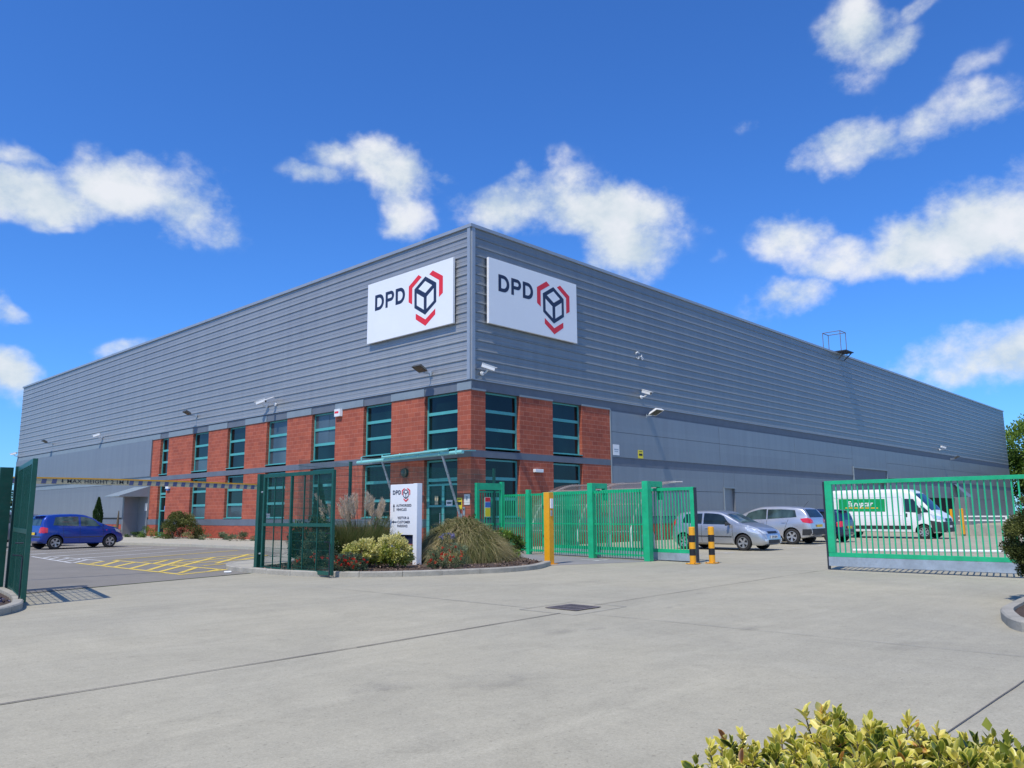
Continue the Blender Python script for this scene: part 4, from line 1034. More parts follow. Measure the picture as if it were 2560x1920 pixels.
slide('sliding_gate', (-2.55, -27.5), (-2.30, -15.22), .10, 2.16, 'long bright green sliding gate on the right, in front of the white van', .131, .17)
# orange rag and cable at the gate foot
mb = MB(); mb.tube([(-1.6, -10.1, .02), (-1.7, -10.5, .03), (-1.75, -11.0, .02), (-2.2, -11.4, .02)], .012, 5); o = mb.build('cable', 'steel_dk', None, loc=(-1.7, -10.5, 0)); tag(o, 'thin dark cable lying along the foot of the gate towards the bollards', 'cable')
# yellow intercom post
o = empty('intercom_post', (-4.9, -8.35, 0), 'tall square yellow post with a grey intercom box at the kerb end', 'post')
mb = MB(); mb.box(-5.02, -4.82, -8.47, -8.27, .02, 2.0); mb.box(-5.1, -4.74, -8.55, -8.19, 0, .02); mb.build('post', 'yellow', o, bevel=.008)
mb = MB(); mb.box(-4.975, -4.865, -8.50, -8.471, 1.55, 1.82); p_ = mb.build('intercom', 'camw', o, bevel=.006)
mb = MB(); mb.box(-4.96, -4.90, -8.49, -8.471, 1.34, 1.50); mb.build('key_switch', 'galv', o)
# bollards
def bollard(x, y, label):
    o = empty('bollard', (x, y, 0), label, 'bollard', 'yellow and black striped bollards')
    mb = MB(); mb.cyl((x, y), .085, .0, 1.0, 24); mb.tube([(x, y, 1.0), (x, y, 1.015)], [.085, .07], 24); mb.build('tube', 'yellow', o, smooth=False)
    for z0, z1 in ((.28, .50), (.69, .85)):
        b = MB(); z0, z1 = (.24, .42) if z0 < .5 else (.60, .79); b.cyl((x, y), .0865, z0, z1, 24); b.build('black_band', 'black', o)
    b = MB(); b.prism([(x - .15, y - .15), (x + .15, y - .15), (x + .15, y + .15), (x - .15, y + .15)], .012, .03); b.build('base_plate', 'yellow', o)
    b = MB()
    for i, j in ((-1, -1), (1, -1), (1, 1), (-1, 1)): b.cyl((x + i * .12, y + j * .12), .015, .03, .05, 6)
    b.build('bolt', 'steel_dk', o); return o
bollard(-2.5, -11.5, 'striped bollard nearest the gate end, left one of the two')
bollard(-1.9, -11.75, 'striped bollard standing further right, with a dark stub on top')
# white pole on the ground behind the gate
o = MB(); o.tube([(6.6, -12.4, .07), (9.6, -19.5, .07)], .048, 10); o = o.build('barrier_pole', 'whitep', None, loc=(6.6, -12.4, .07)); tag(o, 'long white pole lying low across the yard behind the sliding gate', 'pole')

# cycle shelter
sh = empty('cycle_shelter', (0., -5.4, 0), 'curved cycle shelter with white arched frames and tinted roof behind the fence', 'cycle shelter')
def arch(y, n=22, x0=.05, r=2.85, h=2.5):
    pts = [(x0, y, 0.), (x0 + .0, y, .5)]
    for k in range(1, n + 1):
        t = k / n * pi / 2; pts.append((x0 + r * (1 - cos(t)), y, .5 + (h - .5) * sin(t)))
    return pts
for y in (-3.2, -5.4, -7.65):
    mb = MB(); mb.tube(arch(y), .038, 8); mb.tube([(x, y, z - .0) for x, z in ((1.9, 0.), (1.9, 2.36))], .035, 8); mb.build('arch_frame', 'whitep', sh)
mb = MB(); ap = arch(0.)[2:]
for (x, _, z), (x2, _, z2) in zip(ap[:-1], ap[1:]):
    mb.quad((x - .02, -2.9, z + .045), (x - .02, -7.95, z + .045), (x2 - .02, -7.95, z2 + .045), (x2 - .02, -2.9, z2 + .045))
mb.build('roof_sheet', 'poly', sh)
mb = MB()
for k in (2, 9, 15, 22): x, _, z = arch(0.)[k + 1 if k < 22 else 23]; mb.tube([(x, -2.9, z), (x, -7.95, z)], .025, 6)
mb.build('purlin', 'whitep', sh)
for i in range(5):
    y = -3.4 - i * 1.0; mb = MB(); mb.tube([(1.1, y, 0), (1.1, y, .62), (1.16, y, .74), (1.3, y, .78), (1.6, y, .78), (1.74, y, .74), (1.8, y, .62), (1.8, y, 0)], .025, 6)
    o = mb.build('cycle_stand', 'galv', None, loc=(1.45, y, 0)); tag(o, 'white hoop cycle stand under the curved shelter', 'cycle stand', 'hoop cycle stands in the shelter')
# dock apron wall with rails, posts
o = empty('ramp_wall', (28, -14, 0), 'low pale concrete ramp wall with twin white rails beyond the van', 'wall')
mb = MB(); mb.box(28, 28.3, -30, -9.9, 0, .60); mb.build('wall', 'kerb', o)
mb = MB()
for z in (.86, 1.08): mb.bar((28.15, -30, z), (28.15, -10.2, z), .06, .07)
for k in range(10): mb.box(28.12, 28.18, -10.5 - k * 2.1, -10.42 - k * 2.1, .64, 1.1)
mb.build('rail', 'whitep', o)
for (x, y, z0, z1, lab) in ((27.9, -10.45, .1, 1.50, 'yellow post at the left end of the ramp wall rails'), (50.0, -4.0, 0, 1.5, 'yellow post in the dark dock opening behind the van')):
    mb = MB(); mb.box(x - .09, x + .09, y - .09, y + .09, z0 if z0 else 0, z1); mb.tube([(x, y, z1), (x, y, z1 + .02)], [.1, .05], 8); p_ = mb.build('guard_post', 'yellow', None, loc=(x, y, 0)); tag(p_, lab, 'post', 'yellow guard posts by the dock')
# ------------------------------------------------------------------ vehicles
def interp(pts, x):
    """monotone cubic through (x, value) pairs"""
    n = len(pts)
    if x <= pts[0][0]: return pts[0][1]
    if x >= pts[-1][0]: return pts[-1][1]
    for i in range(n - 1):
        if pts[i][0] <= x <= pts[i + 1][0]: break
    h = pts[i + 1][0] - pts[i][0]; dl = (pts[i + 1][1] - pts[i][1]) / h
    def slope(j):
        if j <= 0 or j >= n - 1:
            k = 0 if j <= 0 else n - 2; return (pts[k + 1][1] - pts[k][1]) / (pts[k + 1][0] - pts[k][0])
        a = (pts[j][1] - pts[j - 1][1]) / (pts[j][0] - pts[j - 1][0]); b = (pts[j + 1][1] - pts[j][1]) / (pts[j + 1][0] - pts[j][0])
        return 0 if a * b <= 0 else 2 * a * b / (a + b)
    m0, m1 = slope(i), slope(i + 1); t = (x - pts[i][0]) / h
    return pts[i][1] * (2 * t ** 3 - 3 * t * t + 1) + h * m0 * (t ** 3 - 2 * t * t + t) + pts[i + 1][1] * (3 * t * t - 2 * t ** 3) + h * m1 * (t ** 3 - t * t)

def body_mesh(sp, nst=84):
    L, W = sp['L'], sp['W'] / 2; xs = [L * (i / nst) for i in range(nst + 1)]
    xs = sorted(set([round(x, 4) for x in xs] + [.015, .04, L - .015, L - .04])); rings = []; H = max(z for _, z in sp['top']); tum = sp.get('tumble', .22)
    for x in xs:
        zt = interp(sp['top'], x); zb = interp(sp['bot'], x); be = min(interp(sp['belt'], x), zt - .03); w = W * interp(sp['wid'], x)
        zm = zb + (be - zb) * .55; pts = [(0, zb), (w * .55, zb), (w * .90, zb), (w * .965, zb + .05)]
        for k in range(1, 6):
            z = zb + .05 + (be - zb - .05) * k / 6
            y = w * (1 - .05 * ((zm - z) / (zm - zb)) ** 2 if z < zm else 1 - .045 * ((z - zm) / (be - zm + 1e-6)) ** 2.2); pts.append((y, z))
        wb = w * .95; pts.append((wb, be)); g = zt - be; gf = min(1, g / (H - be + 1e-6)); shoulder = min(.03, g * .4)
        wg = wb - .02 * gf - (0 if g > .12 else .05 * (1 - gf))
        for k in range(1, 6):
            s = k / 6; z = be + g * s; y = wg - tum * (g / (H - 1.0 + .45)) * (s ** 1.25) * .85; pts.append((max(.05, y), z))
        yt = pts[-1][0]; pts += [(yt * .965, be + g * .93), (yt * .90, zt - g * .02 - .002), (yt * .70, zt + .008), (yt * .36, zt + .016), (0, zt + .02)]
        half = pts; ring = [(x, y, z) for y, z in half] + [(x, -y, z) for y, z in half[-2:0:-1]]; rings.append(ring)
    n = len(rings[0]); vs = [p for r in rings for p in r]; fs = []
    for i in range(len(rings) - 1):
        for k in range(n): k2 = (k + 1) % n; fs.append((i * n + k, (i + 1) * n + k, (i + 1) * n + k2, i * n + k2))
    fs.append(tuple(range(n))); fs.append(tuple((len(rings) - 1) * n + k for k in range(n))[::-1])
    return vs, fs

def vehicle(name, sp, loc, rz, label, cat, paintname):
    root = empty(name, loc, label, cat, None, rz)
    vs, fs = body_mesh(sp); me = bpy.data.meshes.new('body'); me.from_pydata(vs, [], fs); me.update()
    bmx = bmesh.new(); bmx.from_mesh(me); bmesh.ops.recalc_face_normals(bmx, faces=bmx.faces[:]); bmx.to_mesh(me)
    bvh = BVHTree.FromBMesh(bmx); bmx.free()
    me.materials.append(M[paintname]); me.materials.append(M['plast_dk'])
    body = bpy.data.objects.new('body', me); COL.objects.link(body)
    # wheel housings
    R = sp['R']; cut = MB()
    for x in sp['axles']:
        for s in (-1, 1):
            ya, yb = s * (sp['W'] / 2 - .34), s * (sp['W'] / 2 + .2)
            cut.tube([(x, ya, R + .01), (x, yb, R + .01)], R + sp.get('archgap', .055), 36)
    co = cut.build('cut', 'plast_dk', None); bmc = bmesh.new(); bmc.from_mesh(co.data); bmesh.ops.recalc_face_normals(bmc, faces=bmc.faces[:]); bmc.to_mesh(co.data); bmc.free()
    md = body.modifiers.new('b', 'BOOLEAN'); md.operation = 'DIFFERENCE'; md.object = co; md.solver = 'EXACT'; md.material_mode = 'TRANSFER'
    dg = bpy.context.evaluated_depsgraph_get(); dg.update(); nm = bpy.data.meshes.new_from_object(body.evaluated_get(dg)); body.modifiers.clear(); body.data = nm; nm.name = 'body'
    bpy.data.objects.remove(co)
    nm.polygons.foreach_set('use_smooth', [True] * len(nm.polygons))
    try: nm.set_sharp_from_angle(angle=radians(38))
    except Exception: pass
    body.parent = root
    def hit(side, a, b, off=.006):
        o, d = {'R': (Vector((a, -4, b)), Vector((0, 1, 0))), 'L': (Vector((a, 4, b)), Vector((0, -1, 0))),
                'F': (Vector((sp['L'] + 4, a, b)), Vector((-1, 0, 0))), 'B': (Vector((-4, a, b)), Vector((1, 0, 0))), 'T': (Vector((a, b, 6)), Vector((0, 0, -1)))}[side]
        h = bvh.ray_cast(o, d)
        if h[0] is None: return None
        nn = h[1]; nn = nn if nn.dot(d) < 0 else -nn
        return h[0] + nn * off
    def patch(part, side, c, mat, off=.006, nu=12, nv=6, parent=None, top=None, smooth=True):
        """surface patch laid on the body: corners bl, br, tr, tl in the view plane of that side"""
        bl, br, tr, tl = c; mb = MB(); P = {}
        for i in range(nu + 1):
            for j in range(nv + 1):
                u, v = i / nu, j / nv
                a = (bl[0] * (1 - u) + br[0] * u) * (1 - v) + (tl[0] * (1 - u) + tr[0] * u) * v
                b = (bl[1] * (1 - u) + br[1] * u) * (1 - v) + (tl[1] * (1 - u) + tr[1] * u) * v
                if top is not None:
                    b0 = bl[1] * (1 - u) + br[1] * u; b1 = min(top(a), max(b0, tl[1] * (1 - u) + tr[1] * u) if tl[1] < 90 else top(a)); b1 = max(b1, b0 + .005); b = b0 + (b1 - b0) * v
                q = hit(side, a, b, off)
                P[i, j] = q
        for i in range(nu):
            for j in range(nv):
                q = [P[i, j], P[i + 1, j], P[i + 1, j + 1], P[i, j + 1]]
                if all(p is not None for p in q):
                    if max((q[k] - q[(k + 1) % 4]).length for k in range(4)) < .6: mb.add(q, [(0, 1, 2, 3)])
        if not mb.v: return None
        o = mb.build(part, mat, parent or root, local=True, smooth=smooth); return o
    def decal(part, side, geo, mat, off=.01):
        """flat artwork (list of 2-D verts and faces in the side's plane) laid on the body"""
        mb = MB()
        vs2, fs2 = geo; q = [hit(side, a, b, off) for a, b in vs2]
        mb.add([p if p is not None else Vector((0, 0, 0)) for p in q], [f for f in fs2 if all(q[i] is not None for i in f)])
        return mb.build(part, mat, root, local=True)
    # wheels
    ty = MB(); wd = sp.get('ww', .19)
    prof = [(R * .62, -wd * .42), (R * .80, -wd * .5), (R * .93, -wd * .5), (R * .99, -wd * .38), (R, 0), (R * .99, wd * .38), (R * .93, wd * .5), (R * .80, wd * .5), (R * .62, wd * .42)]
    def lathe(mb, prof, n=40, close=False, mi=0):
        o = len(mb.v)
        for r, y in prof:
            for k in range(n): t = 2 * pi * k / n; mb.v.append((r * cos(t), y, r * sin(t)))
        for i in range(len(prof) - 1):
            for k in range(n): k2 = (k + 1) % n; mb.f.append((o + i * n + k, o + (i + 1) * n + k, o + (i + 1) * n + k2, o + i * n + k2)); mb.mi.append(mi)
    lathe(ty, prof)
    rm = MB(); lathe(rm, [(R * .66, -wd * .50), (R * .63, -wd * .36), (R * .60, -wd * .2), (.0001, -wd * .18)], mi=1); lathe(rm, [(R * .665, -wd * .47), (R * .655, -wd * .53), (R * .60, -wd * .53), (R * .585, -wd * .36)], mi=0)
    ns = sp.get('spokes', 5)
    for k in range(ns):
        t = 2 * pi * k / ns + .3; c, s = cos(t), sin(t); c2, s2 = -s, c
        for (r0, r1, w0, w1) in ((R * .10, R * .62, R * .09, R * .15 if ns < 7 else R * .10),):
            q = []
            for r, w, y in ((r0, w0, -wd * .44), (r1, w1, -wd * .50)):
                for sg in (-1, 1): q.append((r * c + sg * w * c2, y, r * s + sg * w * s2))
            rm.add([q[0], q[1], q[3], q[2]], [(0, 1, 2, 3)]); rm.add([(p[0], p[1] + .03, p[2]) for p in (q[0], q[1], q[3], q[2])] , [(3, 2, 1, 0)])
    rm.tube([(0, -wd * .40, 0), (0, -wd * .50, 0)], R * .16, 14)
    wm = None
    for x in sp['axles']:
        for s in (-1, 1):
            if wm is None:
                w = ty.build('wheel', 'tyre', root, local=True, smooth=True); r = rm.build('rim', ['rim', 'plast_dk'], w, local=True); wm = (w.data, r.data)
            else:
                w = bpy.data.objects.new('wheel', wm[0]); COL.objects.link(w); w.parent = root; r = bpy.data.objects.new('rim', wm[1]); COL.objects.link(r); r.parent = w
            w.location = (x, s * (sp['W'] / 2 - wd / 2 - .012), R); w.rotation_euler = (0, random.uniform(0, 1), pi if s > 0 else 0)
    return root, patch, decal, hit

def mirror(root, x, z, s, W, mat='plast_dk', size=(.10, .18, .13)):
    mb = MB(); mb.bar((x, s * (W / 2 - .10), z), (x, s * (W / 2 + .04), z), .05, .04); a, b, c = size; y = s * (W / 2 + .10)
    vs = [(x - a / 2, y - b / 2, z - c / 2), (x + a / 2, y - b * .4, z - c * .4), (x + a / 2, y + b * .3, z - c * .35), (x - a / 2, y + b / 2, z - c / 2)]
    vs += [(p[0] * 1, p[1], p[2] + c * (.95 if i in (0, 3) else .75)) for i, p in enumerate(vs)]
    mb.add(vs, [(0, 3, 2, 1), (4, 5, 6, 7), (0, 1, 5, 4), (1, 2, 6, 5), (2, 3, 7, 6), (3, 0, 4, 7)])
    return mb.build('wing_mirror', mat, root, local=True, bevel=.012)
def plate_part(root, x, z, side, mat, w=.52, h=.11, text=None):
    mb = MB(); s = 1 if side == 'F' else -1; mb.box(min(x, x + .012 * s), max(x, x + .012 * s), -w / 2, w / 2, z - h / 2, z + h / 2); o = mb.build('number_plate', mat, root, local=True)
    if text:
        t = MB(); add_text(t, text, (x + .0135 * s, 0, z - .037), (0, s, 0), (0, 0, 1), .075, w * .84, bold=.03, center=True); t.build('lettering', 'black', o, local=True)
def seam(patch, side, x0, z0, x1, z1, w=.012):
    patch('door_seam', side, [(x0, z0), (x0 + w, z0), (x1 + w, z1), (x1, z1)], 'plast_dk', .003, 1, 12)
def cap(sp, off): return lambda x: interp(sp['top'], x) - off

# silver three-door hatchback
FI = dict(L=3.92, W=1.68, R=.295, axles=(.60, 3.09), tumble=.30, top=[(0, .62), (.03, .86), (.10, 1.06), (.22, 1.27), (.42, 1.40), (.9, 1.455), (1.5, 1.465), (2.05, 1.43), (2.35, 1.33), (2.7, 1.15), (3.0, 1.01), (3.3, .93), (3.6, .83), (3.8, .71), (3.89, .58), (3.92, .44)],
          belt=[(0, .55), (.05, .78), (.2, .97), (1.2, .93), (2.2, .89), (2.9, .85), (3.3, .82), (3.6, .74), (3.8, .62), (3.92, .40)],
          bot=[(0, .36), (.15, .26), (.4, .22), (3.5, .20), (3.75, .20), (3.92, .27)], wid=[(0, .84), (.06, .90), (.3, .965), (.8, 1), (3.0, 1), (3.4, .975), (3.65, .93), (3.82, .86), (3.92, .74)])
def do_fiesta():
    sp = FI; r, P, Dc, H = vehicle('parked_car', sp, (5.26 + .84, -5.85, .004), -pi / 2, 'silver three-door hatchback nosing out beside the green gates, nearest the bollards', 'car', 'p_silver')
    for s in 'RL':
        P('side_window', s, [(1.46, .965), (2.62, .945), (2.30, 99), (1.46, 99)], 'carglass', .008, 16, 6, top=cap(sp, .095))
        P('rear_side_window', s, [(.50, 1.01), (1.38, .97), (1.38, 99), (.66, 99)], 'carglass', .008, 12, 6, top=cap(sp, .105))
        P('side_moulding', s, [(.98, .50), (2.66, .485), (2.66, .52), (.98, .535)], 'plast_dk', .012, 16, 1)
        P('door_handle', s, [(1.55, .80), (1.72, .80), (1.72, .835), (1.55, .835)], 'p_silver2', .03, 2, 1)
        seam(P, s, 1.40, .30, 1.38, .93); seam(P, s, 2.72, .32, 2.66, .92)
        P('sill', s, [(.98, .235), (2.70, .225), (2.70, .265), (.98, .275)], 'plast_dk', .004, 10, 1)
        P('headlight', s, [(3.30, .68), (3.72, .60), (3.66, .73), (3.22, .85)], 'clearlens', .01, 8, 4)
        P('tail_light', s, [(.02, .82), (.14, .82), (.30, 1.16), (.20, 1.16)], 'redlens', .008, 4, 6)
    for s in (-1, 1):
        P('headlight', 'F', [(s * .44, .60), (s * .70, .62), (s * .70, .74), (s * .46, .70)][::s], 'clearlens', .01, 6, 4)
        P('fog_light', 'F', [(s * .50, .33), (s * .66, .33), (s * .66, .43), (s * .50, .43)][::s], 'clearlens', .008, 4, 3)
    P('windscreen', 'T', [(2.36, -.56), (3.02, -.66), (3.02, .66), (2.36, .56)], 'carglass_l', .007, 12, 12)
    P('rear_window', 'B', [(-.50, 1.10), (.50, 1.10), (.46, 1.34), (-.46, 1.34)], 'carglass', .007)
    P('grille', 'F', [(-.34, .62), (.34, .62), (.36, .70), (-.36, .70)], 'black', .008); P('lower_grille', 'F', [(-.45, .27), (.45, .27), (.42, .40), (-.42, .40)], 'black', .008)
    plate_part(r, 3.925, .50, 'F', 'platew', text='CP54 BDN')
    for s in (-1, 1): mirror(r, 2.55, .97, s, sp['W'])
do_fiesta()

# light silver family crossover
P8 = dict(L=4.37, W=1.84, R=.34, axles=(.86, 3.47), spokes=5, tumble=.34, top=[(0, .70), (.04, 1.0), (.10, 1.14), (.22, 1.33), (.42, 1.54), (.8, 1.605), (1.5, 1.64), (2.2, 1.63), (2.7, 1.53), (3.1, 1.36), (3.5, 1.16), (3.8, 1.05), (4.1, .95), (4.27, .80), (4.37, .55)],
          belt=[(0, .62), (.05, .92), (.2, 1.13), (.9, 1.10), (2.0, 1.03), (3.0, .98), (3.7, .94), (4.1, .85), (4.37, .50)],
          bot=[(0, .42), (.2, .32), (.5, .27), (3.9, .24), (4.37, .34)], wid=[(0, .80), (.05, .88), (.3, .965), (.8, 1), (3.4, 1), (3.9, .96), (4.2, .88), (4.37, .72)])
def do_cross(loc, rz, label, pm, plate='platey', sp=P8):
    r, P, Dc, H = vehicle('parked_car', sp, loc, rz, label, 'car', pm)
    for s in 'RL':
        P('side_window', s, [(2.02, 1.085), (3.22, 1.05), (2.9, 99), (2.02, 99)], 'carglass_l', .008, 14, 6, top=cap(sp, .11))
        P('rear_side_window', s, [(.62, 1.17), (1.96, 1.09), (1.96, 99), (.70, 99)], 'carglass_l', .008, 14, 6, top=cap(sp, .13))
        P('door_handle', s, [(1.10, .93), (1.30, .92), (1.30, .96), (1.10, .97)], 'rim', .03, 2, 1); P('door_handle', s, [(2.12, .90), (2.32, .89), (2.32, .93), (2.12, .94)], 'rim', .03, 2, 1)
        seam(P, s, 2.02, .35, 1.98, 1.05); seam(P, s, 1.22, .50, .98, 1.08); seam(P, s, 3.1, .35, 3.06, 1.0)
        P('sill', s, [(1.30, .26), (3.04, .255), (3.04, .36), (1.30, .37)], 'plast_dk', .012, 12, 2)
        P('tail_light', s, [(.05, .90), (.34, .95), (.46, 1.10), (.10, 1.14)], 'redlens', .01, 6, 5)
        P('headlight', s, [(3.85, .80), (4.25, .70), (4.18, .86), (3.75, .96)], 'clearlens', .01, 8, 4)
    for s in (-1, 1):
        P('tail_light', 'B', [(s * .52, .92), (s * .80, .90), (s * .80, 1.12), (s * .58, 1.06)][::s], 'redlens', .01, 5, 4)
        P('headlight', 'F', [(s * .46, .72), (s * .76, .76), (s * .76, .90), (s * .50, .84)][::s], 'clearlens', .01, 6, 4)
    P('rear_window', 'B', [(-.66, 1.16), (.66, 1.16), (.56, 1.50), (-.56, 1.50)], 'carglass', .008, 12, 8)
    P('windscreen', 'T', [(2.74, -.60), (3.48, -.70), (3.48, .70), (2.74, .60)], 'carglass', .007, 12, 12)
    P('rear_bumper', 'B', [(-.80, .42), (.80, .42), (.82, .68), (-.82, .68)], 'plast_dk', .014, 14, 4)
    for s in 'RL': P('bumper_corner', s, [(.02, .40), (.40, .40), (.36, .66), (.02, .66)], 'plast_dk', .014, 6, 4)
    P('grille', 'F', [(-.42, .52), (.42, .52), (.44, .68), (-.44, .68)], 'black', .008)
    plate_part(r, -.03, .80 if sp is P8 else .75, 'B', plate)
    for s in (-1, 1): mirror(r, 3.08, 1.10, s, sp['W'], pm)
    mb = MB(); mb.tube([(.55, .25, 1.58), (.30, .25, 1.85)], .006, 5); mb.build('aerial', 'plast_dk', r, local=True)
    return r
do_cross((11.62 + .92, -8.78, .004), pi / 2, 'light silver crossover parked nose-in, red tail light showing, beside the silver hatchback', 'p_silver2')
# small dark hatch between crossover and van
SM = dict(L=3.70, W=1.66, R=.29, axles=(.60, 2.98), tumble=.32, top=[(0, .60), (.02, .92), (.07, 1.12), (.16, 1.34), (.34, 1.46), (.8, 1.50), (1.3, 1.51), (1.8, 1.48), (2.15, 1.38), (2.55, 1.13), (2.85, 1.01), (3.3, .90), (3.56, .74), (3.70, .5)],
          belt=[(0, .5), (.05, .82), (.2, .98), (1.4, .94), (2.6, .90), (3.2, .84), (3.5, .70), (3.7, .42)], bot=[(0, .36), (.3, .24), (3.3, .21), (3.7, .3)],
          wid=[(0, .80), (.06, .9), (.3, .97), (.8, 1), (2.9, 1), (3.3, .95), (3.55, .88), (3.7, .74)])
def small_car(loc, rz, label, pm, glass, rear_plate='platey', grp=None):
    sp = SM; r, P, Dc, H = vehicle('parked_car', sp, loc, rz, label, 'car', pm)
    for s in 'RL':
        P('side_window', s, [(1.66, .985), (2.56, .965), (2.32, 99), (1.66, 99)], glass, .008, 12, 6, top=cap(sp, .10))
        P('rear_side_window', s, [(.48, 1.03), (1.56, .985), (1.56, 99), (.58, 99)], glass, .008, 12, 6, top=cap(sp, .11))
        P('quarter_glass', s, [(2.60, .965), (2.70, .96), (2.60, 1.04), (2.56, 1.07)], glass, .008, 3, 3)
        P('side_moulding', s, [(.95, .495), (2.62, .49), (2.62, .52), (.95, .525)], 'stem', .012, 14, 1)
        P('door_handle', s, [(.98, .80), (1.14, .80), (1.14, .83), (.98, .83)], pm, .03, 2, 1); P('door_handle', s, [(1.74, .79), (1.90, .79), (1.90, .82), (1.74, .82)], pm, .03, 2, 1)
        seam(P, s, 1.62, .30, 1.60, .95); seam(P, s, .92, .50, .88, .97); seam(P, s, 2.66, .30, 2.62, .93)
        P('tail_light', s, [(.02, .70), (.26, .72), (.26, .92), (.05, .96)], 'redlens', .01, 5, 5)
        P('headlight', s, [(3.24, .72), (3.56, .62), (3.50, .78), (3.18, .86)], 'clearlens', .01, 6, 4)
        P('side_repeater', s, [(2.76, .78), (2.82, .78), (2.82, .81), (2.76, .81)], 'redlens', .01, 1, 1)
    for s in (-1, 1): P('tail_light', 'B', [(s * .54, .72), (s * .72, .72), (s * .72, .96), (s * .60, .94)][::s], 'redlens', .01, 4, 4); P('headlight', 'F', [(s * .40, .62), (s * .64, .66), (s * .64, .80), (s * .44, .74)][::s], 'clearlens', .01, 4, 4)
    P('rear_window', 'B', [(-.56, 1.03), (.56, 1.03), (.48, 1.32), (-.48, 1.32)], glass, .008, 10, 6)
    P('windscreen', 'T', [(2.22, -.54), (2.86, -.64), (2.86, .64), (2.22, .54)], glass, .007, 12, 12)
    P('grille', 'F', [(-.34, .42), (.34, .42), (.34, .52), (-.34, .52)], 'black', .008)
    P('rear_bumper', 'B', [(-.70, .52), (.70, .52), (.70, .57), (-.70, .57)], 'plast_dk', .012, 10, 2)
    plate_part(r, -.03, .68, 'B', rear_plate)
    mb = MB(); mb.box(.02, .30, -.50, .50, 1.425, 1.45); mb.build('roof_spoiler', pm, r, local=True, bevel=.01)
    for s in (-1, 1): mirror(r, 2.52, 1.02, s, sp['W'], 'plast_dk' if pm != 'p_blue' else 'p_blue')
    for y in (-.36, .36):   # seats seen through the glass
        pass
    return r
small_car((15.45, -8.95, .004), pi / 2, 'dark blue small car squeezed between the silver crossover and the white van', 'p_navy', 'carglass')
small_car((-10.98, 15.25 + .80, .008), radians(7), 'bright blue small hatchback parked in the bays at the left', 'p_blue', 'carglass_l')
do_cross((-12.6, 19.15 + .9, .008), radians(7), 'grey car parked behind the blue hatchback, mostly hidden by the left gate', 'p_grey')

# white high-roof van
VA = dict(L=5.99, W=2.05, R=.345, axles=(.99, 5.03), spokes=8, ww=.22, archgap=.07, tumble=.15, top=[(0, .65), (.02, 1.4), (.06, 2.0), (.14, 2.36), (.30, 2.48), (.6, 2.515), (2, 2.525), (3.6, 2.52), (4.2, 2.50), (4.5, 2.40), (4.72, 2.22), (4.95, 1.98), (5.2, 1.70), (5.40, 1.45), (5.55, 1.33), (5.72, 1.24), (5.86, 1.10), (5.94, .88), (5.99, .6)],
          belt=[(0, .6), (.03, 1.0), (.1, 1.28), (3, 1.30), (4.4, 1.26), (5.2, 1.18), (5.5, 1.12), (5.75, 1.0), (5.9, .82), (5.99, .55)],
          bot=[(0, .42), (.2, .36), (5.6, .30), (5.99, .34)], wid=[(0, .93), (.05, .97), (.3, 1), (4.6, 1), (5.1, .985), (5.45, .94), (5.75, .86), (5.9, .78), (5.99, .66)])
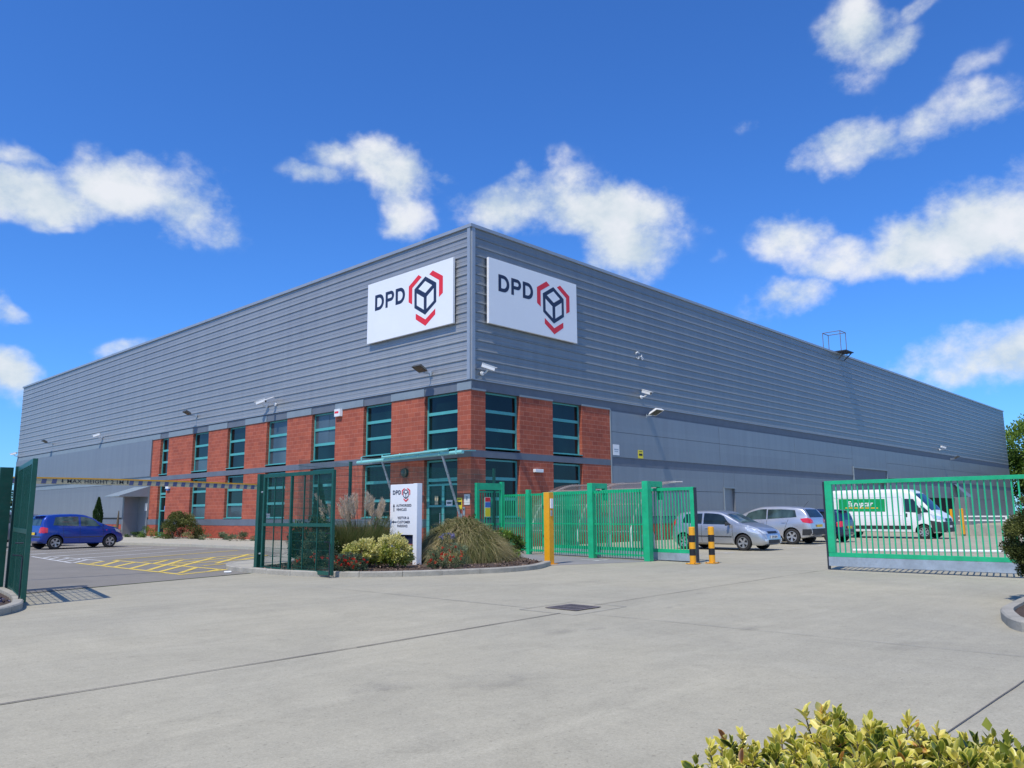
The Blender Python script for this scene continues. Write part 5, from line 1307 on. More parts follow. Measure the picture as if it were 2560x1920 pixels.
def do_van():
    sp = VA; r, P, Dc, H = vehicle('white_van', sp, (21.67 + 1.025, -5.24, .004), -pi / 2, 'white high-roof rental van with a green side panel, behind the right gate', 'van', 'p_white')
    for s in 'RL':
        P('side_window', s, [(4.13, 1.36), (5.02, 1.30), (4.62, 2.00), (4.13, 2.02)], 'carglass', .008, 10, 8)
        P('quarter_glass', s, [(5.06, 1.32), (5.34, 1.32), (5.12, 1.56), (4.92, 1.68)], 'carglass', .008, 5, 5)
        P('lower_moulding', s, [(1.50, .48), (4.50, .48), (4.50, .66), (1.50, .66)], 'plast_dk', .012, 24, 3)
        P('waist_crease', s, [(1.0, 1.16), (4.05, 1.16), (4.05, 1.175), (1.0, 1.175)], 'galv', .004, 20, 1); P('waist_crease', s, [(.2, 2.10), (4.05, 2.10), (4.05, 2.112), (.2, 2.112)], 'galv', .004, 20, 1)
        seam(P, s, 4.07, .45, 4.07, 2.05); seam(P, s, 2.75, .70, 2.75, 2.3); seam(P, s, 5.05, .9, 5.04, 1.28)
        P('door_handle', s, [(4.16, 1.10), (4.30, 1.10), (4.30, 1.28), (4.16, 1.28)], 'plast_dk', .02, 2, 2)
        P('livery_panel', s, [(.82, 1.40), (3.22, 1.37), (3.22, 2.03), (.82, 2.06)], 'livery', .008, 20, 8)
        P('tail_light', s, [(.02, 1.0), (.10, 1.0), (.10, 1.5), (.04, 1.5)], 'redlens', .01, 2, 5)
        P('headlight', s, [(5.48, 1.02), (5.84, .92), (5.76, 1.12), (5.36, 1.24)], 'clearlens', .01, 8, 4)
        P('front_bumper', s, [(5.42, .36), (5.985, .36), (5.95, .80), (5.36, .92)], 'plast_dk', .014, 8, 6)
        vs, fs, w = text_geo('Europcar', .03, .3); k = 1.36 / w; x0 = 1.27; hh = .27
        sx = 1 if s == 'R' else -1; ox = x0 if s == 'R' else x0 + 1.5
        Dc('lettering', s, ([(ox + sx * x * k, 1.66 + y * hh) for x, y in vs], [f if s == 'R' else f[::-1] for f in fs]), 'p_white', .014)
        P('underline', s, [(1.17, 1.555), (2.86, 1.535), (2.86, 1.585), (1.17, 1.60)], 'orange', .013, 14, 1)
    P('windscreen', 'T', [(4.66, -.80), (5.42, -.86), (5.42, .86), (4.66, .80)], 'carglass', .007, 14, 12)
    P('front_bumper', 'F', [(-.92, .34), (.92, .34), (.90, .86), (-.90, .86)], 'plast_dk', .016, 16, 6)
    P('grille', 'F', [(-.55, .88), (.55, .88), (.50, 1.02), (-.50, 1.02)], 'black', .012, 8, 3)
    for s in (-1, 1): mirror(r, 4.92, 1.42, s, sp['W'], 'plast_dk', (.14, .24, .36)); P('headlight', 'F', [(s * .58, .95), (s * .86, .98), (s * .86, 1.14), (s * .62, 1.06)][::s], 'clearlens', .01, 6, 4)
    P('rear_window', 'B', [(-.8, 1.5), (.8, 1.5), (.76, 2.0), (-.76, 2.0)], 'carglass', .008)
    plate_part(r, 6.0, .62, 'F', 'platew')
do_van()
# ------------------------------------------------------------------ planting
M['f_dark'] = tinted('leaf_dark', [(0, (.008, .018, .006)), (.45, (.03, .065, .018)), (1, (.10, .17, .05))], .45, .25)
M['f_olive'] = tinted('leaf_olive', [(0, (.02, .03, .006)), (.5, (.085, .105, .022)), (1, (.22, .23, .06))], .55, .25)
M['f_euon'] = tinted('leaf_variegated', [(0, (.02, .045, .01)), (.4, (.13, .19, .03)), (.65, (.42, .44, .07)), (1, (.72, .66, .26))], .35, .3, .5)
M['f_tan'] = tinted('grass_tan', [(0, (.03, .04, .012)), (.4, (.15, .17, .05)), (.72, (.34, .30, .13)), (1, (.56, .46, .26))], .6, .3)
M['f_pamp'] = tinted('grass_green', [(0, (.02, .04, .01)), (.5, (.10, .14, .035)), (1, (.34, .28, .13))], .55, .3)
M['f_plume'] = tinted('plume_fluff', [(0, (.42, .32, .22)), (1, (.86, .74, .58))], .9, .5, .1)
M['f_grey'] = tinted('leaf_greygreen', [(0, (.025, .04, .018)), (.5, (.09, .13, .06)), (1, (.22, .27, .15))], .6, .25)
M['f_red'] = tinted('red_bloom', [(0, (.45, .012, .01)), (1, (.85, .05, .02))], .5, .35)
M['f_lilac'] = tinted('lilac_bloom', [(0, (.13, .12, .28)), (1, (.40, .38, .60))], .6, .35)
M['f_bright'] = tinted('leaf_bright', [(0, (.02, .05, .008)), (.5, (.09, .17, .02)), (1, (.22, .33, .05))], .45, .3)
M['f_cyp'] = tinted('cypress_foliage', [(0, (.006, .02, .005)), (.5, (.022, .062, .012)), (1, (.07, .13, .03))], .7, .15)

def stems(root, c, n, h, r, spread, mat='stem', w=.008, lean=0.):
    mb = MB()
    for _ in range(n):
        a = random.uniform(0, 2 * pi); x, y = c[0] + cos(a) * spread * random.random() * .5, c[1] + sin(a) * spread * random.random() * .5
        tx, ty = c[0] + cos(a) * spread * random.uniform(.4, 1), c[1] + sin(a) * spread * random.uniform(.4, 1)
        mb.tube([(x, y, .1), ((x + tx) / 2, (y + ty) / 2, h * .55), (tx, ty, h * random.uniform(.8, 1))], [w * 1.4, w, w * .5], 5)
    return mb.build('stem', mat, root)

def plain_bush(name, c, rad, n, leaf, mat, label, group=None, clumps=45, tint0=.5, tvar=.2, clump_r=.3, nst=6, cat='bush', kind=None):
    o = empty(name, (c[0], c[1], .1), label, cat, group)
    V, F, T = bush_leaves((c[0], c[1], c[2]), rad, n, leaf, clumps, tint0=tint0, tvar=tvar, clump_r=clump_r)
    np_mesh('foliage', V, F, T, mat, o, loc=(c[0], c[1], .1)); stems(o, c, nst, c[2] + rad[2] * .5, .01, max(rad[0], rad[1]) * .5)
    return o

# arching tan grass mound
def grass_mound(c, R, h, n, label):
    o = empty('ornamental_grass', (c[0], c[1], .1), label, 'ornamental grass')
    a = RNG.uniform(0, 2 * pi, n); rr = R * .80 * np.sqrt(RNG.uniform(0, 1, n)); P = np.stack([c[0] + rr * np.cos(a), c[1] + rr * np.sin(a), .12 + (h * .70) * (1 - (rr / R) ** 2) * RNG.uniform(.3, 1, n)], 1)
    D = np.stack([np.cos(a) * (.15 + rr / R) + RNG.normal(size=n) * 1.0, np.sin(a) * (.15 + rr / R) + RNG.normal(size=n) * .7, RNG.uniform(.3, 1.4, n)], 1)
    ln = RNG.uniform(.28, .70, n); tint = np.clip(RNG.normal(.66, .2, n) + .25 * np.sin(a * 3 + rr * 5), 0, 1)
    V, F, T = blades(P, D, ln, RNG.uniform(.010, .020, n), tint, RNG.uniform(.55, 1.35, n), 7)
    # dark leafy core keeps the mound from being see-through
    V2, F2, T2 = bush_leaves((c[0], c[1], .1), (R * .74, R * .74, h * .72), 4200, .09, 60, tint0=.22, tvar=.12, clump_r=.35)
    V, F2_, T = V, F, T
    n3 = n // 5; q3 = RNG.uniform(0, 2 * pi, n3); e3 = RNG.uniform(.1, 1.5, n3); S3 = np.stack([np.cos(q3) * np.cos(e3), np.sin(q3) * np.cos(e3), np.sin(e3)], 1); P3_ = np.array([c[0], c[1], .1]) + S3 * np.array([R * .8, R * .8, h * .78])
    VV = blades(P3_, S3 * .5 + RNG.normal(size=(n3, 3)) * .8 + np.array([0, 0, .35]), RNG.uniform(.15, .42, n3), RNG.uniform(.010, .022, n3), np.clip(RNG.normal(.58, .25, n3), 0, 1), RNG.uniform(.6, 1.6, n3), 7); V, F2_, T = join((V, F, T), VV); F = F2_
    np_mesh('blades', V, F, T, 'f_tan', o, loc=(c[0], c[1], .1)); np_mesh('leafy_core', V2, F2, T2, 'f_olive', o, loc=(c[0], c[1], .1))
    return o
grass_mound((-6.35, -6.35), 1.22, 1.46, 24000, 'big rounded mound of arching tan and green grass right of the white direction sign')
grass_mound((-5.2, -5.8), .95, 1.05, 7000, 'smaller grass clump tucked behind the right side of the big mound')

# pampas
def pampas(c, n, h, label, plumes):
    o = empty('pampas_grass', (c[0], c[1], .1), label, 'pampas grass')
    a = RNG.uniform(0, 2 * pi, n); rr = .6 * np.sqrt(RNG.uniform(0, 1, n)); P = np.stack([c[0] + rr * np.cos(a), c[1] + rr * np.sin(a), np.full(n, .1)], 1)
    D = np.stack([np.cos(a) * RNG.uniform(.03, .55, n), np.sin(a) * RNG.uniform(.03, .55, n), np.ones(n)], 1)
    V, F, T = blades(P, D, h * RNG.uniform(.6, 1.25, n), RNG.uniform(.008, .016, n), np.clip(RNG.normal(.5, .22, n), 0, 1), RNG.uniform(.1, .6, n), 7)
    np_mesh('blades', V, F, T, 'f_pamp', o, loc=(c[0], c[1], .1))
    mb = MB(); Pl = []
    for i in range(plumes):
        a = 2 * pi * (i * .618 % 1); q = random.uniform(0, .42) if i > 4 else .7; b = Vector((c[0] + cos(a) * .2, c[1] + sin(a) * .2, .1)); t = b + Vector((cos(a) * q + random.uniform(-.12, .12), sin(a) * q + random.uniform(-.12, .12), 1)) * (h * random.uniform(1.05, 1.33))
        mb.tube([b, b.lerp(t, .6) + Vector((0, 0, .08)), t], [.008, .006, .003], 5)
        d = (t - b).normalized(); L_ = random.uniform(.4, .65); Pl.append((t - d * L_ * .6, d, L_))
    mb.build('stem', 'stem', o)
    Ps, Ds, Ln, Ti = [], [], [], []
    for s, d, L_ in Pl:
        m = 300; t = RNG.uniform(0, 1, m); w = np.sin(t ** .6 * pi) * .026 + .004; side = nrm(RNG.normal(size=(m, 3)))
        Ps.append(np.array(s)[None] + np.array(d)[None] * (t * L_)[:, None] + side * w[:, None] * RNG.uniform(0, 1, (m, 1))); Ds.append(np.array(d)[None] * 1.3 + side * .8); Ln.append(RNG.uniform(.06, .14, m)); Ti.append(RNG.uniform(.1, 1, m))
    Ps, Ds, Ln, Ti = map(np.concatenate, (Ps, Ds, Ln, Ti)); V, F, T = leaves(Ps, Ds, Ln, Ln * .08, Ti, .1); np_mesh('plume', V, F, T, 'f_plume', o, loc=(c[0], c[1], .1)); return o
pampas((-8.5, -4.5), 9000, 1.3, 'tall pampas grass with beige feathery plumes left of the white direction sign', 24)
pampas((-9.4, -4.75), 8000, 1.15, 'lower green pampas clump in front of the plumed one', 3)

# variegated euonymus bushes
def euonymus(c, rad, n, leaf, label):
    o = empty('variegated_bush', (c[0], c[1], .1), label, 'bush', 'yellow variegated bushes')
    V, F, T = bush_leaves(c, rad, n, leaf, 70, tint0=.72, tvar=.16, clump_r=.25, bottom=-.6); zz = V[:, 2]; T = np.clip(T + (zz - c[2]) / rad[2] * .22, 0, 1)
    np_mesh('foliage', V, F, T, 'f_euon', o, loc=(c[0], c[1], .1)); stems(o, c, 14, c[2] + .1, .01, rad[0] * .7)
euonymus((-9.75, -6.45, .48), (.52, .55, .34), 5200, .075, 'yellow-green variegated bush left of the direction sign foot')
euonymus((-9.38, -7.08, .48), (.40, .40, .38), 4400, .075, 'yellow-green variegated bush directly before the direction sign')

# red flowering shrubs
def flowering(c, rad, n, nf, label, grp='red flowering shrubs along the bed kerb', fl='f_red', fs=.035):
    o = empty('flowering_shrub', (c[0], c[1], .1), label, 'flowering shrub', grp)
    V, F, T = bush_leaves(c, rad, n, .04, 50, tint0=.5, tvar=.18, clump_r=.3); np_mesh('foliage', V, F, T, 'f_grey', o, loc=(c[0], c[1], .1))
    k = max(6, nf // 7); d = nrm(RNG.normal(size=(k, 3))); d[:, 2] = np.abs(d[:, 2]) * .8 + .05; d[:, 0] -= .5; d[:, 1] -= .5; d = nrm(d); P = np.array(c) + d * np.array(rad) * 1.03
    P = np.repeat(P, 14, 0) + RNG.normal(size=(k * 14, 3)) * .016; V, F, T = leaves(P, RNG.normal(size=P.shape) + np.repeat(d, 14, 0), RNG.uniform(.6, 1.2, len(P)) * fs, RNG.uniform(.5, 1, len(P)) * fs, RNG.uniform(0, 1, len(P)), .3)
    np_mesh('blossom', V, F, T, fl, o, loc=(c[0], c[1], .1)); return o
flowering((-10.75, -7.1, .24), (.42, .42, .22), 3600, 170, 'red flowering shrub spilling over the kerb right of the centre gate leaf')
flowering((-11.1, -7.45, .22), (.28, .28, .26), 1700, 110, 'low red flowering shrub at the free end of the centre gate leaf')
flowering((-11.2, -6.2, .25), (.35, .5, .28), 2400, 90, 'red flowering shrub seen through the lower part of the centre gate leaf')
flowering((-8.45, -8.1, .30), (.48, .50, .34), 3600, 110, 'rounded grey-green shrub dotted with red at the foot of the grass mound')
flowering((-8.9, -8.15, .20), (.22, .22, .16), 900, 25, 'tiny red flowering shrub right under the direction sign')
flowering((-7.5, -7.0, .75), (.20, .22, .16), 500, 130, 'small tuft of lilac flowers on the face of the grass mound', None, 'f_lilac', .03)

plain_bush('glossy_shrub', (-4.75, -6.35, .42), (.62, .55, .45), 4200, .075, 'f_bright', 'glossy green shrub at the right-hand end of the planting bed', clumps=36, tint0=.42, tvar=.22)
plain_bush('laurel_shrub', (-10.2, -4.6, .65), (.55, .5, .62), 4200, .08, 'f_dark', 'dark laurel seen through the centre gate leaf', clumps=40, tint0=.5, tvar=.22)
plain_bush('laurel_shrub', (-10.3, -5.3, .5), (.42, .42, .45), 3000, .07, 'f_dark', 'dark laurel between the gate leaf and the pampas grass', clumps=40, tint0=.42, tvar=.22)
plain_bush('hebe_shrub', (-7.3, -3.9, .75), (.65, .6, .62), 4200, .055, 'f_dark', 'dark green shrub behind the direction sign', clumps=40, tint0=.45, tvar=.2)
plain_bush('hebe_shrub', (-10.7, -5.7, .45), (.4, .45, .45), 2600, .05, 'f_grey', 'grey-green shrub low behind the gate leaf', clumps=40, tint0=.4, tvar=.2)

def cypress(x, y, h, r, z0, label):
    o = empty('cypress_tree', (x, y, z0), label, 'cypress', 'slim cypresses by the office wall'); n = int(2600 * h)
    t = RNG.uniform(0, 1, n) ** .8; prof = r * np.minimum(1, (1 - t) * 2.2 + .05) * (.75 + .25 * np.minimum(1, t * 5)); a = RNG.uniform(0, 2 * pi, n)
    k = 1 + .12 * np.sin(a * 5 + t * 20); P = np.stack([x + prof * k * np.cos(a) * RNG.uniform(.75, 1.05, n), y + prof * k * np.sin(a) * RNG.uniform(.75, 1.05, n), z0 + .15 + t * (h - .15)], 1)
    D = np.stack([np.cos(a) * .35, np.sin(a) * .35, np.full(n, 1.)], 1) + RNG.normal(size=(n, 3)) * .2
    V, F, T = leaves(P, D, RNG.uniform(.08, .16, n), RNG.uniform(.02, .04, n), np.clip(RNG.normal(.5, .2, n) + .12 * np.sin(a * 5 + t * 20), 0, 1), .2)
    np_mesh('crown', V, F, T, 'f_cyp', o, loc=(x, y, z0)); mb = MB(); mb.tube([(x, y, z0), (x, y, z0 + h * .5)], [.05, .02], 6); mb.build('trunk', 'bark', o)
cypress(-2.0, 34.2, 2.5, .27, .1, 'slim dark cypress standing behind the blue hatchback')
cypress(-4.2, 4.3, 2.45, .24, .1, 'slim dark cypress seen through the centre gate leaf')
mb = MB(); mb.tube([(-2.3, 29.9, .1), (-2.3, 29.9, 1.0), (-2.28, 29.9, 1.75)], [.05, .08, .03], 8); o = mb.build('young_conifer', 'stem', None, loc=(-2.3, 29.9, .1)); tag(o, 'thin dark bare sapling left of the entrance hood wall', 'sapling')
# shrubs along the office wall
plain_bush('conifer_bush', (-1.4, 22.9, .55), (.85, 1.9, .85), 8200, .09, 'f_olive', 'large dark olive spreading bush against the brick wall', clumps=60, tint0=.32, tvar=.2, nst=8)
plain_bush('conifer_bush', (-1.3, 23.9, 1.15), (.5, .65, .52), 3200, .09, 'f_olive', 'pointed top growth of the olive bush against the brick wall', clumps=30, tint0=.35, tvar=.2, nst=4)
for (y, w, hh, m_, lab) in ((28.9, .7, .30, 'f_dark', 'low dark shrub left of the teal side door'), (27.0, .65, .62, 'f_bright', 'yellow-green shrub beside the teal side door'), (24.9, .6, .28, 'f_bright', 'low bright green tuft at the left foot of the olive bush'),
                         (21.4, 1.0, .34, 'f_tan', 'low brownish shrub right of the olive bush'), (18.4, .95, .42, 'f_grey', 'low grey-green shrub under the second brick pier from the olive bush'), (15.6, .95, .40, 'f_grey', 'low grey-green shrub nearest the centre gate post'), (31.9, .5, .55, 'f_bright', 'small green shrub under the entrance hood')):
    plain_bush('low_shrub', (-1.5, y, .12), (.55, w, hh), 2200, .07, m_, lab, 'low shrubs along the brick plinth', clumps=24, tint0=.5, tvar=.2, nst=3)

# variegated hedge close to the camera
CX, CY = -22.205, -23.363; FWD = np.array([cos(radians(43.472)), sin(radians(43.472))]); RGT = np.array([sin(radians(43.472)), -cos(radians(43.472))])
def camf(u, d): p = np.array([CX, CY]) + FWD * d + RGT * u; return p[0], p[1]
def big_leaves(P, D, ln, wd, tint):
    """broad leaves with a pale margin: a 5 x 5 grid each, cupped and recurved"""
    n = len(P); D = nrm(D); S = nrm(np.cross(D, RNG.normal(size=(n, 3)) * .5 + np.array([0, 0, 1.]))); U = np.cross(S, D); U *= np.sign(U[:, 2:3] + 1e-6)
    s = np.array([0, .22, .5, .78, 1.]); wp = np.array([.10, .78, 1., .74, .04]); w = np.array([-1, -.62, 0, .62, 1.]); cup = np.array([.32, .14, 0, .14, .32])
    curl = RNG.uniform(-.05, .45, n)
    V = np.zeros((n, 5, 5, 3)); T = np.zeros((n, 5, 5))
    for i in range(5):
        for j in range(5):
            V[:, i, j] = P + D * (ln * s[i])[:, None] + S * (wd / 2 * wp[i] * w[j])[:, None] + U * ((wd / 2) * wp[i] * cup[j] * 1.1 - ln * curl * s[i] ** 2 * .55)[:, None]
            edge = abs(w[j]) > .9 or i == 4 or (i == 0)
            T[:, i, j] = np.clip(tint + (.40 if edge else (-.12 if abs(w[j]) > .5 else -.05)) + RNG.normal(size=n) * .04, 0, 1)
    b = np.arange(n)[:, None] * 25; q = []
    for i in range(4):
        for j in range(4): q.append([i * 5 + j, i * 5 + j + 1, (i + 1) * 5 + j + 1, (i + 1) * 5 + j])
    F = (b[:, :, None] + np.array(q)[None]).reshape(-1, 4); return V.reshape(-1, 3), F, T.reshape(-1)
M['f_hedge'] = tinted('hedge_leaf', [(0, (.02, .04, .006)), (.25, (.055, .095, .012)), (.45, (.26, .29, .03)), (.7, (.64, .57, .07)), (1, (.90, .78, .26))], .32, .30, .5)
ho = empty('variegated_hedge', (*camf(1.1, 2.0), 0), 'large-leaved yellow-green hedge close to the camera, filling the lower right corner', 'hedge')
tops = []
for _ in range(900):
    d = random.uniform(1.45, 2.55); lim = .40 + .0 * d + .10 * random.random(); u = random.uniform(.30, 2.1)
    px = u / d   # keep the rounded left shoulder
    if u < .28 * d ** .4 - .02 + .13 * (d - 1.45): continue
    z = .795 - .10 * max(0, (.75 - u)) - .05 * (d - 1.8) + .035 * sin(u * 7 + 1) + random.uniform(-.07, .035) - .12 * max(0, .52 - u)
    tops.append((*camf(u, d), z))
mb = MB(); Ps, Ds, Ti, Ln = [], [], [], []
for (x, y, z) in tops:
    bx, by = x + random.uniform(-.12, .12), y + random.uniform(-.12, .12)
    mb.tube([(bx, by, z - .5), ((x + bx) / 2, (y + by) / 2, z - .2), (x, y, z)], [.005, .0035, .002], 5)
    t0 = random.gauss(.62, .20)
    for ring, (nn, dz, tilt) in enumerate(((4, 0., .35), (5, -.015, .8), (5, -.04, 1.2), (5, -.075, 1.6), (5, -.115, 1.9), (4, -.16, 2.1))):
        a0 = random.uniform(0, 6.28); f = dz / -.5
        for k in range(nn):
            a = a0 + 2 * pi * k / nn + random.uniform(-.4, .4)
            Ps.append((x + (bx - x) * f, y + (by - y) * f, z + dz + random.uniform(-.01, .01))); Ds.append((cos(a) * tilt, sin(a) * tilt, 1. + random.uniform(-.4, .3) - ring * .12)); Ti.append(t0 + random.gauss(0, .09) - ring * .05); Ln.append(random.uniform(.022, .050) * (1 if ring else .8))
Ps, Ds, Ti, Ln = map(np.array, (Ps, Ds, Ti, Ln)); V, F, T = big_leaves(Ps, Ds, Ln, Ln * RNG.uniform(.42, .58, len(Ln)), Ti)
np_mesh('foliage', V, F, T, 'f_hedge', ho, loc=tuple(ho.location), smooth=True)
M['f_old'] = tinted('scorched_leaf', [(0, (.10, .04, .01)), (.5, (.40, .18, .03)), (1, (.70, .45, .08))], .45, .25)
k = RNG.choice(len(Ps), 420, replace=False); V, F, T = big_leaves(Ps[k] + RNG.normal(size=(420, 3)) * .012, Ds[k], Ln[k] * RNG.uniform(.7, 1.1, 420), Ln[k] * .45, RNG.uniform(0, .9, 420))
np_mesh('old_leaves', V, F, T, 'f_old', ho, loc=tuple(ho.location), smooth=True)
for _ in range(130):
    d = random.uniform(1.5, 2.4); u = random.uniform(.75, 2.0); x, y = camf(u, d); z = random.uniform(.66, .78); mb.tube([(x, y, z - .3), (x + random.uniform(-.01, .01), y, z - .1), (x + random.uniform(-.03, .03), y + random.uniform(-.03, .03), z)], [.003, .0025, .0012], 4)
mb.build('twig', 'stem', ho)
V, F, T = bush_leaves((*camf(1.25, 2.05), .32), (.85, .58, .38), 6000, .05, 80, tint0=.14, tvar=.12, clump_r=.3); np_mesh('inner_foliage', V, F, T, 'f_hedge', ho, loc=tuple(ho.location))
sheet('bed_soil', [camf(.45, 1.35), camf(2.3, 1.35), camf(2.3, 2.5), camf(.6, 2.5)], .03, 'soil')

# right-hand bed with clipped bush
RK = [(-3.0, -20.6), (-5.5, -20.45), (-7.6, -20.4), (-9.2, -20.45), (-9.8, -20.52), (-10.35, -20.68), (-10.85, -20.87), (-11.1, -21.1), (-11.0, -21.5), (-10.2, -22.1), (-7.5, -24.2)]
kerb('kerb', RK, side=1, h=.13)
sheet('bed_soil', [(-3.0, -20.75), (-5.5, -20.6), (-7.6, -20.55), (-9.2, -20.6), (-9.8, -20.68), (-10.4, -20.85), (-10.9, -21.1), (-10.85, -21.4), (-10.1, -21.95), (-7.4, -24.1), (-4, -24)], .09, 'soil')
o = empty('clipped_bush', (-7.75, -20.75, .09), 'dense olive-green bush at the right edge in front of the long gate', 'bush')
parts = [bush_leaves((-7.36, -20.74, 1.02), (.60, .60, .55), 30000, .04, 110, tint0=.42, tvar=.20, clump_r=.2), bush_leaves((-7.42, -20.78, .58), (.48, .48, .42), 12000, .04, 60, tint0=.40, tvar=.2, clump_r=.22)]
V, F, T = join(*parts); np_mesh('foliage', V, F, T, 'f_olive', o, loc=(-7.75, -20.75, .09)); stems(o, (-7.45, -20.78, .1), 9, .7, .02, .25, 'bark', .02)
plain_bush('clipped_bush', (-6.6, -22.0, .9), (.9, .9, .85), 12000, .05, 'f_olive', 'second olive-green bush just outside the right edge of the picture', clumps=60, tint0=.42, tvar=.2)
# left kerb with slate
LK = [(-17.6, -5.8), (-17.72, -6.8), (-17.85, -7.7), (-18.05, -8.6), (-18.3, -9.3), (-18.75, -9.85), (-19.4, -10.1), (-21.5, -10.6)]
kerb('kerb', LK, side=-1, h=.12)
sheet('bed_soil', [(-17.78, -5.8), (-17.9, -6.8), (-18.02, -7.7), (-18.22, -8.55), (-18.45, -9.2), (-18.85, -9.7), (-19.4, -9.93), (-21.5, -10.4), (-22, -6.5)], .08, 'soil')
P = []
while len(P) < 1500:
    x, y = random.uniform(-21, -18.2), random.uniform(-9.9, -6.2)
    if x < -18.1 - max(0, (-8.2 - y)) * .5: P.append((x, y, .1))
P = np.array(P); V, F, T = leaves(P, RNG.normal(size=P.shape) * np.array([1, 1, .35]), RNG.uniform(.05, .1, len(P)), RNG.uniform(.03, .06, len(P)), RNG.uniform(0, 1, len(P)), .25)
M['slates'] = tinted('slate_chips', [(0, (.03, .028, .045)), (1, (.22, .20, .30))], .7, 0); np_mesh('slate_chips', V, F, T, 'slates', kind='stuff')

# trees
def tree(x, y, h, r, label, mat='f_dark', n=9000, leaf=.35, crown0=.3, dens=1., trunk_r=.22, bare=False, grp='trees beyond the warehouse', tint0=.5):
    o = empty('bare_tree' if bare else 'leafy_tree', (x, y, 0), label, 'tree', grp); mb = MB(); tips = []
    def grow(p, d, L_, rad, lvl):
        q = p + d * L_; m = p.lerp(q, .5) + Vector([random.uniform(-1, 1) for _ in range(3)]) * L_ * .06; mb.tube([p, m, q], [rad, rad * .8, rad * .62], 6 if lvl < 2 else 4, cap=False)
        if lvl >= (5 if bare else 3): tips.append(q); return
        for _ in range(3 if lvl else 5):
            nd = (d + Vector([random.uniform(-1, 1) * .75 for _ in range(3)]) + Vector((0, 0, .18))).normalized(); grow(p.lerp(q, random.uniform(.6, 1)), nd, L_ * random.uniform(.55, .78), rad * .55, lvl + 1)
    grow(Vector((x, y, 0)), Vector((random.uniform(-.05, .05), random.uniform(-.05, .05), 1)), h * (.34 if not bare else .30), trunk_r, 0); mb.build('trunk', 'bark', o)
    if not bare:
        cen = np.array([x, y, h * (crown0 + (1 - crown0) / 2)]); rad = np.array([r, r, h * (1 - crown0) / 2]); parts = []
        for k in range(9):
            d = nrm(RNG.normal(size=3)); c = cen + d * rad * .55; rr = rad * RNG.uniform(.38, .6); parts.append(bush_leaves(c, rr, n // 9, leaf, 26, tint0=tint0 + .1 * d[2], tvar=.2, clump_r=.4))
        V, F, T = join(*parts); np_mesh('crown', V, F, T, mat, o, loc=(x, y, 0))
    return o
tree(104, 1.0, 13.5, 6.5, 'tall green tree rising just past the far right corner of the warehouse', 'f_bright', 16000, .45, .12, tint0=.55)
tree(99, -6.5, 8.5, 5.5, 'bushy yellow-green tree behind the far right corner', 'f_bright', 12000, .4, .05, tint0=.6)
tree(128, 1.5, 17.5, 6, 'leafless tree with fine branches against the sky at the right edge', bare=True, trunk_r=.35)
tree(112, -14, 9, 6, 'dark green tree low at the right edge beyond the yard', 'f_dark', 9000, .45, .05)
tree(70, -19, 7.0, 4.5, 'leafy tree with blossom behind the long gate at the right edge', 'f_olive', 9000, .3, .08, tint0=.75)
tree(88, -22, 8.5, 5, 'rounded tree farther out beyond the right edge of the picture', 'f_dark', 7000, .4, .08)
for (x, y, h, r_) in ((18, 150, 8, 6), (4, 142, 6.5, 6), (-12, 135, 10, 8), (-30, 120, 9, 8)):
    lab = {18: 'pale distant tree at the left edge beyond the warehouse end', 4: 'second distant tree left of the warehouse end', -12: 'third distant tree out beyond the left fence', -30: 'farthest left distant tree beyond the fence'}[x]
    tree(x, y, h, r_, lab, 'f_dark', 4500, .6, .05, grp='distant trees on the left')

